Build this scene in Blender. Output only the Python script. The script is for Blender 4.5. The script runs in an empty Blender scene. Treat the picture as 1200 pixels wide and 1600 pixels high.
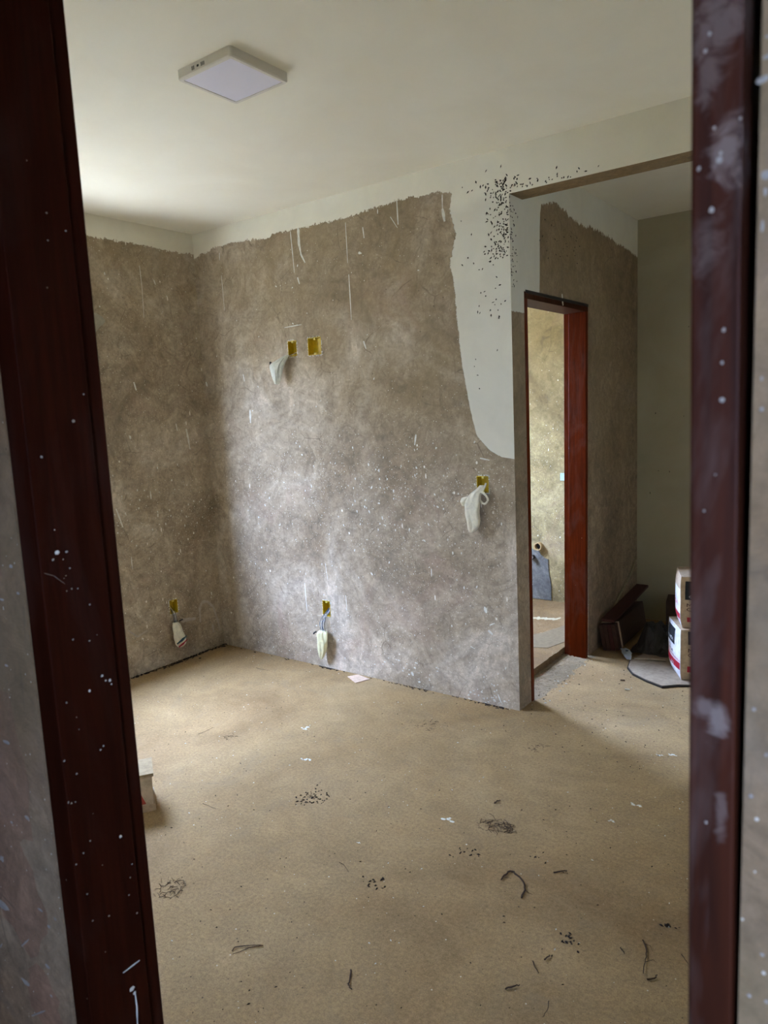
import bpy, math, random
from mathutils import Vector, Matrix, noise as mn
sc = bpy.context.scene
COL = sc.collection
# ---------------------------------------------------------------- camera
cam = bpy.data.cameras.new('camera'); camo = bpy.data.objects.new('camera', cam); COL.objects.link(camo)
YAW, PITCH, ROLL = 0.6417, -0.1394, -0.0463
fw = Vector((-math.sin(YAW)*math.cos(PITCH), math.cos(YAW)*math.cos(PITCH), math.sin(PITCH)))
rt = Vector((math.cos(YAW), math.sin(YAW), 0)); up = rt.cross(fw)
r2 = rt*math.cos(ROLL)+up*math.sin(ROLL); u2 = -rt*math.sin(ROLL)+up*math.cos(ROLL)
camo.matrix_world = Matrix(((r2.x, u2.x, -fw.x, 3.8812), (r2.y, u2.y, -fw.y, -3.2572), (r2.z, u2.z, -fw.z, 1.5708), (0, 0, 0, 1)))
cam.sensor_fit = 'VERTICAL'; cam.sensor_height = 36; cam.sensor_width = 27
cam.lens = 1138.94*36/1600; cam.clip_start = 0.02; cam.clip_end = 200
cam.dof.use_dof = True; cam.dof.focus_distance = 3.9; cam.dof.aperture_fstop = 8.5
sc.camera = camo
# ---------------------------------------------------------------- colour management and light
sc.view_settings.view_transform = 'Standard'; sc.view_settings.look = 'None'
sc.view_settings.gamma = 1; sc.view_settings.use_curve_mapping = False
sc.view_settings.exposure = 3.36
sc.cycles.max_bounces = 12; sc.cycles.diffuse_bounces = 8
w = bpy.data.worlds.new('sky'); sc.world = w; w.use_nodes = True
wt = w.node_tree; wt.nodes.clear()
def WN(t, **k):
    n = wt.nodes.new(t)
    for a, b in k.items(): setattr(n, a, b)
    return n
# bright hazy sky, slightly brighter overhead
tc = WN('ShaderNodeTexCoord'); sp = WN('ShaderNodeSeparateXYZ'); wt.links.new(tc.outputs['Generated'], sp.inputs[0])
m1 = WN('ShaderNodeMath', operation='MAXIMUM'); wt.links.new(sp.outputs[2], m1.inputs[0]); m1.inputs[1].default_value = 0
m2 = WN('ShaderNodeMath', operation='MULTIPLY_ADD'); wt.links.new(m1.outputs[0], m2.inputs[0]); m2.inputs[1].default_value = .30; m2.inputs[2].default_value = .75
bg = WN('ShaderNodeBackground'); wo = WN('ShaderNodeOutputWorld')
bg.inputs[0].default_value = (0.60, 0.80, 1.30, 1)
m3 = WN('ShaderNodeMath', operation='MULTIPLY'); wt.links.new(m2.outputs[0], m3.inputs[0]); m3.inputs[1].default_value = 13
wt.links.new(m3.outputs[0], bg.inputs[1]); wt.links.new(bg.outputs[0], wo.inputs[0])
# window sizes: (u0,u1,z0,z1)
WIN_MAIN = (-1.58, -0.80, 1.00, 2.12)     # left wall, along y
WIN_BATH = (0.66, 1.36, 1.20, 2.22)       # bathroom wall, along y
WIN_HALL = (4.4, 4.8, 1.3, 1.90)         # hall behind, along x
def portal(loc, rot, sx, sy):
    l = bpy.data.lights.new('window_portal', 'AREA'); l.shape = 'RECTANGLE'; l.size = sx; l.size_y = sy
    l.cycles.is_portal = True
    o = bpy.data.objects.new('window_portal', l); o.location = loc; o.rotation_euler = rot; COL.objects.link(o)
sun = bpy.data.lights.new('sun', 'SUN'); sun.energy = 12; sun.angle = math.radians(1.5); sun.color = (1, .97, .93)
suno = bpy.data.objects.new('sun', sun); suno.rotation_euler = (math.radians(-40), math.radians(6), 0); suno.location = (6, 0, 12); COL.objects.link(suno)
for xx, (a, b, c, d) in ((-0.142, WIN_MAIN), (0.458, WIN_BATH)):
    portal((xx, (a+b)/2, (c+d)/2), (0, -math.pi/2, 0), d-c, b-a)
portal(((WIN_HALL[0]+WIN_HALL[1])/2, -4.742, (WIN_HALL[2]+WIN_HALL[3])/2), (math.pi/2, 0, 0), WIN_HALL[1]-WIN_HALL[0], WIN_HALL[3]-WIN_HALL[2])

# ---------------------------------------------------------------- shader helpers
def s2l(c): return tuple(((v/255)/12.92 if v/255 <= .04045 else ((v/255+.055)/1.055)**2.4) for v in c)+(1,)
class NT:
    def __init__(s, name, rough=.9):
        s.m = bpy.data.materials.new(name); s.m.use_nodes = True; s.t = s.m.node_tree
        s.b = s.t.nodes['Principled BSDF']; s.b.inputs['Roughness'].default_value = rough
        s.b.inputs['Specular IOR Level'].default_value = .3
        s.co = s.n('ShaderNodeTexCoord').outputs['Object']
    def n(s, ty, ins=None, **pr):
        x = s.t.nodes.new(ty)
        for k, v in pr.items(): setattr(x, k, v)
        for k, v in (ins or {}).items():
            if isinstance(v, bpy.types.NodeSocket): s.t.links.new(v, x.inputs[k])
            else: x.inputs[k].default_value = v
        return x
    def M(s, op, a, b=0.0, c=0.0, clamp=False):
        return s.n('ShaderNodeMath', {0: a, 1: b, 2: c}, operation=op, use_clamp=clamp).outputs[0]
    def scale(s, v, co=None): return s.n('ShaderNodeVectorMath', {0: co or s.co, 1: v}, operation='MULTIPLY').outputs[0]
    def noise(s, sc_, det=4, rough=.55, dist=0, co=None):
        return s.n('ShaderNodeTexNoise', {'Vector': co or s.co, 'Scale': sc_, 'Detail': det, 'Roughness': rough, 'Distortion': dist}).outputs[0]
    def mr(s, v, a, b, c=0.0, d=1.0): return s.n('ShaderNodeMapRange', {0: v, 1: a, 2: b, 3: c, 4: d}).outputs[0]
    def ramp(s, v, stops):
        r = s.n('ShaderNodeValToRGB', {0: v}); e = r.color_ramp.elements
        while len(e) < len(stops): e.new(.5)
        for q, (p, c) in zip(e, stops): q.position = p; q.color = c
        return r.outputs[0]
    def mix(s, f, a, b, mode='MIX'):
        x = s.t.nodes.new('ShaderNodeMix'); x.data_type = 'RGBA'; x.blend_type = mode
        for k, v in ((0, f), (6, a), (7, b)):
            if isinstance(v, bpy.types.NodeSocket): s.t.links.new(v, x.inputs[k])
            else: x.inputs[k].default_value = v
        return x.outputs[2]
    def curve(s, v, pts):
        x = s.n('ShaderNodeFloatCurve', {1: v}); c = x.mapping.curves[0]; x.mapping.use_clip = False
        while len(c.points) < len(pts): c.points.new(.5, .5)
        for q, (a, b) in zip(c.points, pts): q.location = (a, b); q.handle_type = 'VECTOR'
        x.mapping.update(); return x.outputs[0]
    def specks(s, scl, rad, gate, co=None):
        """round flecks: rad in cell units, gate = socket/value; the share of cells that carry one"""
        v = s.n('ShaderNodeTexVoronoi', {'Vector': co or s.co, 'Scale': scl, 'Randomness': 1.0})
        sep = s.n('ShaderNodeSeparateColor', {0: v.outputs['Color']})
        rr = s.M('MULTIPLY', sep.outputs[1], rad)
        inside = s.M('LESS_THAN', v.outputs['Distance'], rr)
        g = s.M('LESS_THAN', sep.outputs[0], gate)
        return s.M('MULTIPLY', inside, g)
    def col(s, c, rough=None):
        if isinstance(c, bpy.types.NodeSocket): s.t.links.new(c, s.b.inputs['Base Color'])
        else: s.b.inputs['Base Color'].default_value = c
        if rough is not None: s.b.inputs['Roughness'].default_value = rough
    def bump(s, h, st=.3, dist=.01):
        s.t.links.new(s.n('ShaderNodeBump', {'Height': h, 'Strength': st, 'Distance': dist}).outputs[0], s.b.inputs['Normal'])
def xyz(N): return N.n('ShaderNodeSeparateXYZ', {0: N.co}).outputs
def plain(name, rgb, rough=.7, spec=.3, grain=0):
    N = NT(name, rough); N.b.inputs['Specular IOR Level'].default_value = spec
    c = s2l(rgb)
    f = N.noise(40, 5, .6)
    d = tuple(v*(.72-grain) for v in c[:3])+(1,)
    N.col(N.ramp(f, [(.3, d), (.6, c)])); N.bump(f, .15, .002)
    return N.m
PL_A, PL_B, PL_C = s2l((165, 149, 125)), s2l((136, 119, 95)), s2l((192, 178, 157))
PAINT, PAINT2 = s2l((222, 217, 197)), s2l((208, 204, 186))
def plaster(name, mask=None, A=PL_A, B=PL_B, Cc=PL_C, speck=1.0):
    N = NT(name, .88); x, y, z = xyz(N)
    n1 = N.noise(1.5, 5, .6, .9); n2 = N.noise(5.5, 8, .68, 2.6); n3 = N.noise(17, 8, .7, 1.4); n4 = N.noise(70, 7, .8)
    c = N.ramp(n1, [(.33, B), (.52, A), (.70, Cc)])
    k = N.mr(n2, .3, .7, .70, 1.24); c = N.mix(1.0, c, N.n('ShaderNodeCombineColor', {0: k, 1: k, 2: k}).outputs[0], 'MULTIPLY')
    k = N.mr(n3, .32, .68, .76, 1.20); c = N.mix(1.0, c, N.n('ShaderNodeCombineColor', {0: k, 1: k, 2: k}).outputs[0], 'MULTIPLY')
    k = N.mr(n4, .3, .7, .74, 1.22); c = N.mix(1.0, c, N.n('ShaderNodeCombineColor', {0: k, 1: k, 2: k}).outputs[0], 'MULTIPLY')
    # rosy patches and damp grey patches
    c = N.mix(N.mr(N.noise(2.7, 4, .6, 1.2), .56, .74, 0, .35), c, s2l((168, 140, 122)))
    c = N.mix(N.mr(N.noise(3.3, 5, .65, 1.6, co=N.scale((1, 1, .8))), .58, .72, 0, .45), c, s2l((118, 108, 92)))
    # olive-brown painted in high on the right: brown stain plus dim, warm bounce light
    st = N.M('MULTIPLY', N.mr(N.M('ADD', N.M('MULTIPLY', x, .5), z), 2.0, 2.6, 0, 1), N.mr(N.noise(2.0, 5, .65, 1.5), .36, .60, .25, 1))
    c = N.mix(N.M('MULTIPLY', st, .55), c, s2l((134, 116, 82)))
    sc_ = N.noise(30, 4, .7, .6, co=N.scale((1, 1, .16))); c = N.mix(N.mr(sc_, .60, .70, 0, .35), c, s2l((104, 92, 74)))
    dk = N.specks(34, .13, .10); c = N.mix(N.M('MULTIPLY', dk, .6), c, s2l((72, 62, 48)))
    # trowel sweeps: thin dark arcs
    wv = N.n('ShaderNodeTexVoronoi', {'Vector': N.n('ShaderNodeVectorMath', {0: N.co, 1: N.scale((.22, .22, .22), N.n('ShaderNodeTexNoise', {'Vector': N.co, 'Scale': 3.0, 'Detail': 2.0}).outputs[1])}, operation='ADD').outputs[0], 'Scale': 4.5}, feature='DISTANCE_TO_EDGE').outputs['Distance']
    hair = N.M('MULTIPLY', N.mr(wv, 0.0, .014, 1, 0), N.mr(N.noise(6, 3), .52, .62))
    c = N.mix(N.M('MULTIPLY', hair, .6), c, s2l((92, 80, 64)))
    # white flecks, thicker low on the wall
    if speck:
        low = N.mr(z, 1.15, 1.6, 1.0, .16)
        den = N.M('MULTIPLY', N.M('MULTIPLY', N.mr(N.noise(2.2, 3, .6), .38, .62, .06, .55), low), speck)
        m = N.M('MAXIMUM', N.specks(70, .20, N.M('MULTIPLY', den, .8)), N.specks(150, .26, N.M('MULTIPLY', den, .8)))
        m = N.M('MAXIMUM', m, N.specks(22, .13, N.M('MULTIPLY', den, .62), co=N.scale((1, 1, .75))))
        m = N.M('MAXIMUM', m, N.specks(30, .13, N.M('MULTIPLY', den, .34), co=N.scale((1, 1, .28))))
        c = N.mix(N.M('MULTIPLY', m, .82), c, s2l((232, 226, 208)))
    h = N.M('ADD', N.M('MULTIPLY', n2, .6), N.M('ADD', N.M('MULTIPLY', n3, .5), N.M('MULTIPLY', n4, .12)))
    if mask:
        pm, cool = mask(N, x, y, z)
        pc = N.mix(cool, PAINT, PAINT2)
        pk = N.mr(N.noise(4, 6, .6, 1), .3, .7, .95, 1.04); pc = N.mix(1.0, pc, N.n('ShaderNodeCombineColor', {0: pk, 1: pk, 2: pk}).outputs[0], 'MULTIPLY')
        c = N.mix(pm, c, pc); h = N.M('MULTIPLY_ADD', pm, .25, N.M('MULTIPLY', h, N.M('SUBTRACT', 1.0, N.M('MULTIPLY', pm, .75))))
    N.col(c); N.bump(h, .6, .014)
    return N.m
def jag(N, co=None):
    a = N.M('MULTIPLY', N.M('SUBTRACT', N.noise(9, 2, co=co), .5), .035)
    b = N.M('MULTIPLY', N.M('SUBTRACT', N.noise(48, 3, .7, co=co), .5), .055)
    return N.M('ADD', a, b)
def step(N, v): return N.mr(v, -.002, .002)
def mask_main(N, x, y, z):
    f = N.curve(N.M('DIVIDE', x, 2.3), [(a/2.3, b/2.75) for a, b in [(0, 2.595), (.08, 2.615), (.236, 2.637), (.40, 2.637), (.56, 2.622), (.70, 2.612), (.716, 2.628), (.897, 2.627), (1.1, 2.618), (1.3, 2.618), (1.5, 2.628), (1.62, 2.640), (1.86, 2.628), (1.954, 2.612), (2.3, 2.612)]])
    top = N.M('SUBTRACT', z, N.M('ADD', N.M('MULTIPLY', f, 2.75), jag(N)))
    g = N.curve(N.M('DIVIDE', z, 2.75), [(a/2.75, b/2.75) for a, b in [(0, 2.75), (1.295, 2.75), (1.300, 2.25), (1.312, 2.185), (1.345, 2.125), (1.42, 2.055), (1.55, 2.022), (1.777, 1.982), (2.0, 1.960), (2.188, 1.949), (2.268, 1.930), (2.415, 1.968), (2.527, 1.938), (2.61, 1.952), (2.75, 1.952)]])
    jr = N.M('MULTIPLY', jag(N, N.scale((1, 1, 1.3))), N.mr(z, 1.8, 2.3, .18, .7))
    right = N.M('SUBTRACT', x, N.M('ADD', N.M('MULTIPLY', g, 2.75), jr))
    r = step(N, right)
    m = N.M('MAXIMUM', step(N, top), r)
    cool = N.mr(N.M('ADD', z, N.M('MULTIPLY', N.M('SUBTRACT', N.noise(6, 3), .5), .18)), 2.50, 2.58, .95, .1)
    return m, cool
def mask_band(h):
    def f(N, x, y, z):
        return step(N, N.M('SUBTRACT', z, N.M('ADD', jag(N), h))), .3
    return f
def mask_inner(N, x, y, z):
    f = N.curve(N.M('DIVIDE', y, 2.0), [(a/2, b/2.75) for a, b in [(0, 2.01), (.165, 2.01), (.17, 2.105), (.325, 2.125), (.338, 2.50), (.36, 2.565), (.55, 2.605), (.70, 2.575), (.80, 2.555), (1.16, 2.562), (1.43, 2.548), (1.9, 2.515), (2, 2.51)]])
    j = N.M('MULTIPLY', jag(N, N.scale((1, 1.6, .6))), N.mr(y, .33, .4, .25, 1.2))
    return step(N, N.M('SUBTRACT', z, N.M('ADD', N.M('MULTIPLY', f, 2.75), j))), .8
def mask_all(N, x, y, z): return 1.0, .35
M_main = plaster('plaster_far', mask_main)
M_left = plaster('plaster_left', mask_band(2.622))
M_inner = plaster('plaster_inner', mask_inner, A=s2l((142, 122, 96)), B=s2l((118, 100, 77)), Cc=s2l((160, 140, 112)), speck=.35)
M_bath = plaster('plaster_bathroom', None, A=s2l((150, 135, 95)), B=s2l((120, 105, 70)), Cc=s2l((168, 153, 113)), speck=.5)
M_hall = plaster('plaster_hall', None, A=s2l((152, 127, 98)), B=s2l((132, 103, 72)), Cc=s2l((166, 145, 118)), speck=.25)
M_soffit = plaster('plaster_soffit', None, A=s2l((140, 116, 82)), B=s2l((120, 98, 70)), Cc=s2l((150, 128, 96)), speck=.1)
def painted(name, a, b):
    N = NT(name, .82); n = N.noise(2.2, 5, .55, .6)
    N.col(N.ramp(n, [(.35, b), (.65, a)])); N.bump(N.M('ADD', n, N.M('MULTIPLY', N.noise(120, 2), .06)), .12, .01); return N.m
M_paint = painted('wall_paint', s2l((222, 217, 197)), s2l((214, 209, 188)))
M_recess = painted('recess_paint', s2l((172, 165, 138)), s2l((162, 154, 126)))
M_ceil = painted('ceiling_paint', s2l((234, 229, 209)), s2l((229, 223, 202)))
def floor_mat(name, A, B, Cc):
    N = NT(name, .85); x, y, z = xyz(N)
    n1 = N.noise(1.1, 6, .6, .8); n2 = N.noise(4, 9, .62, 1.0); n3 = N.noise(80, 7, .82); n5 = N.noise(260, 3, .75)
    c = N.ramp(n1, [(.32, B), (.5, A), (.72, Cc)])
    for nn, lo, hi in ((n2, .84, 1.12), (n3, .62, 1.32), (n5, .78, 1.20)):
        k = N.mr(nn, .3, .7, lo, hi); c = N.mix(1.0, c, N.n('ShaderNodeCombineColor', {0: k, 1: k, 2: k}).outputs[0], 'MULTIPLY')
    c = N.mix(N.mr(N.noise(2.9, 6, .7, 1.5), .55, .75, 0, .4), c, s2l((134, 118, 92)))
    c = N.mix(N.M('MULTIPLY', N.specks(34, .10, .40), .8), c, s2l((52, 42, 32)))
    c = N.mix(N.M('MULTIPLY', N.specks(90, .18, .35), .6), c, s2l((70, 58, 44)))
    c = N.mix(N.M('MULTIPLY', N.specks(20, .07, .28), .85), c, s2l((232, 226, 208)))
    c = N.mix(N.M('MULTIPLY', N.specks(60, .16, .10), .7), c, s2l((226, 218, 196)))
    # trowel arcs
    rg = N.n('ShaderNodeTexWave', {'Vector': N.n('ShaderNodeVectorMath', {0: N.co, 1: (-2.5, -1.0, 0)}, operation='ADD').outputs[0], 'Scale': 3.0, 'Distortion': 4.0, 'Detail': 3.0, 'Detail Scale': 1.5}, wave_type='RINGS', rings_direction='Z').outputs[1]
    h = N.M('ADD', N.M('ADD', N.M('MULTIPLY', rg, .12), N.M('MULTIPLY', n2, .45)), N.M('ADD', N.M('MULTIPLY', n3, .30), N.M('MULTIPLY', n5, .22)))
    N.col(c); N.bump(h, .9, .014); return N.m
M_floor = floor_mat('floor_screed', s2l((157, 129, 87)), s2l((138, 110, 71)), s2l((172, 145, 103)))
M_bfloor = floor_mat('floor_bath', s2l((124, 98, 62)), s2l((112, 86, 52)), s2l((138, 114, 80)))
M_rubble = floor_mat('threshold_grit', s2l((138, 120, 92)), s2l((116, 99, 74)), s2l((156, 140, 114)))
def wood(name, a, b, dust=0, rough=.5, spec=.06, smears=()):
    N = NT(name, rough); N.b.inputs['Specular IOR Level'].default_value = spec
    g = N.noise(6, 6, .6, .8, co=N.scale((14, 14, .7))); g2 = N.noise(3, 3, .5, .5)
    c = N.ramp(g, [(.3, b), (.62, a)]); c = N.mix(N.mr(g2, .35, .7, 0, .5), c, b)
    c = N.mix(N.M('MULTIPLY', N.specks(50, .12, .05), .6), c, s2l((190, 180, 165)))
    if dust:
        dm = N.M('MULTIPLY', N.mr(N.noise(7, 5, .6, .8, co=N.scale((1.4, 1.4, .45))), .50, .72, 0, 1), dust)
        for (sx, sz, rx, rz, st) in smears:
            dd = N.n('ShaderNodeVectorMath', {0: N.scale((1/rx, 0, 1/rz)), 1: (sx/rx, 0, sz/rz)}, operation='DISTANCE').outputs['Value']
            dd = N.M('ADD', dd, N.M('MULTIPLY', N.M('SUBTRACT', N.noise(55, 5, .7, 1.0), .5), 3.2))
            dm = N.M('MAXIMUM', dm, N.mr(dd, 1.15, .35, 0, st*.55))
        c = N.mix(dm, c, s2l((150, 136, 126)))
        N.t.links.new(N.mr(dm, 0, 1, rough, .85), N.b.inputs['Roughness'])
    N.col(c); N.bump(g, .12, .002); return N.m
M_wood = wood('wood_dark', s2l((50, 18, 8)), s2l((36, 11, 4)), .03, .5)
M_woodR = wood('wood_dusty', s2l((66, 29, 12)), s2l((42, 17, 6)), .30, .6, .15, [(3.782, 1.708, .010, .022, .9), (3.776, 1.778, .016, .026, .6), (3.772, 1.752, .008, .02, .5), (3.783, 1.366, .008, .014, 1.0), (3.775, 1.372, .009, .010, .7), (3.786, 1.303, .004, .02, .5), (3.772, 1.66, .01, .02, .35)])
M_woodH = wood('wood_head', s2l((64, 30, 12)), s2l((44, 20, 8)), .05)
M_woodI = wood('wood_red', s2l((104, 38, 6)), s2l((76, 26, 3)), .12)
M_white = plain('splash_white', (222, 222, 214), .7)
M_drip = plain('drip_white', (214, 212, 198), .7)
M_grey = plain('splash_grey', (168, 162, 152), .8)
M_lime = plain('lime_smear', (172, 160, 144), .9)
M_mud = plain('mud_black', (44, 34, 24), .9)
M_twig = plain('twig_brown', (66, 48, 32), .85)
M_yel = plain('box_yellow', (196, 164, 18), .4, .5)
M_cplaster = plain('ground', (152, 150, 142), .9)
M_dark = plain('black_sheet', (38, 34, 30), .5, .4)
M_brownbox = plain('board_brown', (66, 46, 34), .8)
M_maroon = plain('board_maroon', (66, 32, 24), .7)
M_tan = plain('paper_tan', (186, 164, 136), .85)
M_pwhite = plain('paper_white', (226, 226, 226), .6)
M_black = plain('ink_black', (30, 32, 36), .6)
M_red = plain('ink_red', (168, 20, 44), .6)
M_pink = plain('ink_pink', (205, 120, 130), .6)
M_ink = plain('ink_brown', (64, 32, 30), .7)
M_pipe = plain('pipe_tan', (178, 150, 104), .5, .5)
M_wire = [plain('wire_blue', (70, 100, 130), .4, .5), plain('wire_white', (205, 210, 212), .4, .5), plain('wire_dark', (42, 46, 50), .4, .5)]
M_teal = plain('print_teal', (52, 92, 98), .5)
M_cement = plaster('cement_grey', None, A=s2l((104, 104, 100)), B=s2l((78, 80, 78)), Cc=s2l((128, 126, 118)), speck=.1)
M_lampbody = painted('lamp_plastic', s2l((214, 208, 194)), s2l((210, 204, 190)))
def lampdiff():
    N = NT('lamp_diffuser', .5); N.col(s2l((220, 217, 226))); return N.m
M_diff = lampdiff()
def plastic(name, rgb, tr=.45):
    N = NT(name, .35); c = s2l(rgb); N.b.inputs['Specular IOR Level'].default_value = .6
    n = N.noise(38, 5, .6, 1.2); N.col(N.ramp(n, [(.3, tuple(v*.8 for v in c[:3])+(1,)), (.6, c)]))
    N.bump(n, .7, .006)
    tl = N.n('ShaderNodeBsdfTranslucent', {'Color': c}); mx = N.n('ShaderNodeMixShader', {0: tr})
    N.t.links.new(N.b.outputs[0], mx.inputs[1]); N.t.links.new(tl.outputs[0], mx.inputs[2])
    N.t.links.new(mx.outputs[0], N.t.nodes['Material Output'].inputs[0]); return N.m
M_bag = plastic('thin_plastic', (232, 224, 196), .15); M_bag2 = plastic('pale_plastic', (232, 234, 222), .15); M_bag3 = plastic('cream_plastic', (232, 226, 182), .15)

# ---------------------------------------------------------------- mesh helpers
class MB:
    def __init__(s): s.v = []; s.f = []; s.mi = []
    def add(s, vs, fs, mi=0):
        o = len(s.v); s.v += [tuple(a) for a in vs]
        for f in fs: s.f.append(tuple(i+o for i in f)); s.mi.append(mi)
    def box(s, x0, x1, y0, y1, z0, z1, mi=0):
        s.add([(x0, y0, z0), (x1, y0, z0), (x1, y1, z0), (x0, y1, z0), (x0, y0, z1), (x1, y0, z1), (x1, y1, z1), (x0, y1, z1)],
              [(0, 3, 2, 1), (4, 5, 6, 7), (0, 1, 5, 4), (1, 2, 6, 5), (2, 3, 7, 6), (3, 0, 4, 7)], mi)
    def prism(s, bot, top, mi=0):
        n = len(bot); s.add(list(bot)+list(top), [tuple(range(n))[::-1], tuple(range(n, 2*n))]+[(i, (i+1) % n, n+(i+1) % n, n+i) for i in range(n)], mi)
    def tube(s, pts, rad, n=6, mi=0, taper=1.0):
        pts = [Vector(p) for p in pts]; vs = []; L = len(pts)
        for i, p in enumerate(pts):
            d = (pts[min(i+1, L-1)]-pts[max(i-1, 0)]); d.normalize()
            a = d.cross(Vector((0, 0, 1)) if abs(d.z) < .9 else Vector((1, 0, 0))).normalized(); b = d.cross(a)
            r = rad*(1+(taper-1)*i/max(1, L-1))
            vs += [p+a*r*math.cos(6.2832*k/n)+b*r*math.sin(6.2832*k/n) for k in range(n)]
        fs = [(i*n+k, i*n+(k+1) % n, (i+1)*n+(k+1) % n, (i+1)*n+k) for i in range(L-1) for k in range(n)]
        fs += [tuple(range(n))[::-1], tuple((L-1)*n+k for k in range(n))]
        s.add(vs, fs, mi)
    def build(s, name, mats, parent=None, smooth=False, **props):
        me = bpy.data.meshes.new(name); me.from_pydata(s.v, [], s.f)
        for m in (mats if isinstance(mats, (list, tuple)) else [mats]): me.materials.append(m)
        me.polygons.foreach_set('material_index', s.mi)
        if smooth: me.polygons.foreach_set('use_smooth', [True]*len(s.f))
        me.update(); o = bpy.data.objects.new(name, me); COL.objects.link(o)
        if parent: o.parent = parent; o.matrix_parent_inverse = Matrix.Translation(parent.location).inverted()
        for k, v in props.items(): o[k] = v
        return o
def empty(name, loc, **props):
    o = bpy.data.objects.new(name, None); o.empty_display_size = .05; o.location = loc; COL.objects.link(o)
    for k, v in props.items(): o[k] = v
    return o
def bevel(o, wd, seg=2):
    m = o.modifiers.new('bevel', 'BEVEL'); m.width = wd; m.segments = seg; m.limit_method = 'ANGLE'; return o
def slab(name, mats, axis, p0, p1, u0, u1, v0, v1, holes=(), endmat=None, **props):
    """wall slab; front plane p0, back plane p1; holes (ua,ub,va,vb,depth|None); endmat = material index of the u1 end"""
    us = sorted({u0, u1, *[h[0] for h in holes], *[h[1] for h in holes]}); vs = sorted({v0, v1, *[h[2] for h in holes], *[h[3] for h in holes]})
    sg = 1 if p1 > p0 else -1
    P = (lambda p, u, v: (p, u, v)) if axis == 'x' else (lambda p, u, v: (u, p, v))
    def front(i, j):
        if i < 0 or j < 0 or i >= len(us)-1 or j >= len(vs)-1: return p1
        cu, cv = (us[i]+us[i+1])/2, (vs[j]+vs[j+1])/2
        for h in holes:
            if h[0] < cu < h[1] and h[2] < cv < h[3]: return p1 if h[4] is None else p0+sg*h[4]
        return p0
    b = MB()
    for i in range(len(us)-1):
        for j in range(len(vs)-1):
            f = front(i, j); a, c, d, e = us[i], us[i+1], vs[j], vs[j+1]
            if f != p1:
                b.add([P(f, a, d), P(f, c, d), P(f, c, e), P(f, a, e)], [(0, 1, 2, 3)])
                b.add([P(p1, a, d), P(p1, c, d), P(p1, c, e), P(p1, a, e)], [(0, 1, 2, 3)])
            for (k, l, q) in ((i-1, j, [(a, d), (a, e)]), (i+1, j, [(c, d), (c, e)]), (i, j-1, [(a, d), (c, d)]), (i, j+1, [(a, e), (c, e)])):
                g = front(k, l)
                if (g-f)*sg > 1e-6:
                    mi = endmat if (endmat is not None and k == len(us)-1) else 0
                    b.add([P(f, *q[0]), P(f, *q[1]), P(g, *q[1]), P(g, *q[0])], [(0, 1, 2, 3)], mi)
    o = b.build(name, mats, kind='structure', **props)
    return o
XP = 2.262; H = 2.75; YF, YB = -2.782, -2.662
RB = random.Random(7)

# ---------------------------------------------------------------- structure
BOX = {'ul': (0.789, 0.858, 1.910, 2.001), 'ur': (0.949, 1.050, 1.904, 2.004), 'mid': (2.048, 2.115, 1.130, 1.214), 'low': (0.944, 1.004, 0.332, 0.428)}
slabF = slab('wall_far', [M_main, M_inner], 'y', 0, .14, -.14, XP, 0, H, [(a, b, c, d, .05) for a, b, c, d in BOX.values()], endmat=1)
wl = slab('wall_left', M_left, 'x', 0, -.14, YB, 0.0, 0, H, [(WIN_MAIN[0], WIN_MAIN[1], WIN_MAIN[2], WIN_MAIN[3], None), (-.424, -.362, .322, .412, .05)])
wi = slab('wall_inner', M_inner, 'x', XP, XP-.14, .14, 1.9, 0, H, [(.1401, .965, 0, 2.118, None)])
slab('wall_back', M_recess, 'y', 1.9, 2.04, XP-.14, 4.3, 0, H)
slab('wall_bathroom', M_bath, 'y', 1.9, 2.04, .46, XP-.1401, 0, H)
slab('wall_bathroom_left', M_paint, 'x', .6, .46, .14, 1.9, 0, H, [(WIN_BATH[0], WIN_BATH[1], WIN_BATH[2], WIN_BATH[3], None)])
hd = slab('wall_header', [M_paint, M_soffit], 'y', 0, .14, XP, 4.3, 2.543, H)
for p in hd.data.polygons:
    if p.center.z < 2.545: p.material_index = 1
slab('wall_right', M_paint, 'x', 4.3, 4.44, YB, 2.04, 0, H)
wn = slab('wall_near', [M_hall, M_paint], 'y', YF, YB, -.14, 5.14, 0, H, [(2.917, 3.799, 0, 2.166, None)])
for p in wn.data.polygons:
    if p.center.y > YB-.001: p.material_index = 1
slab('wall_hall_left', M_hall, 'x', 1.6, 1.46, -4.6, YF, 0, H)
slab('wall_hall_right', M_hall, 'x', 5.0, 5.14, -4.6, YF, 0, H)
slab('wall_hall_back', M_hall, 'y', -4.6, -4.74, 1.46, 5.14, 0, H, [(WIN_HALL[0], WIN_HALL[1], WIN_HALL[2], WIN_HALL[3], None)])
b = MB(); b.box(-.14, 5.14, -4.74, .14, -.12, 0); b.box(.46, 5.14, .14, 2.04, -.12, 0); fl = b.build('floor', M_floor, kind='structure')
b = MB(); b.box(-.14, 5.14, -4.74, .14, H, H+.15); b.box(.46, 5.14, .14, 2.04, H, H+.15); b.build('ceiling', M_ceil, kind='structure')
# bathroom screed with a ragged edge at the doorway
b = MB(); n = 22; ed = [(2.118+.010*mn.noise((k*.7, 3, 0)), .14+(.965-.14)*k/n) for k in range(n+1)]
poly = [(.6, .14)]+ed+[(2.118, 1.9), (.6, 1.9)]
b.prism([(x, y, 0) for x, y in poly], [(x, y, .045) for x, y in poly]); b.build('floor_bathroom', M_bfloor, kind='structure')
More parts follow.
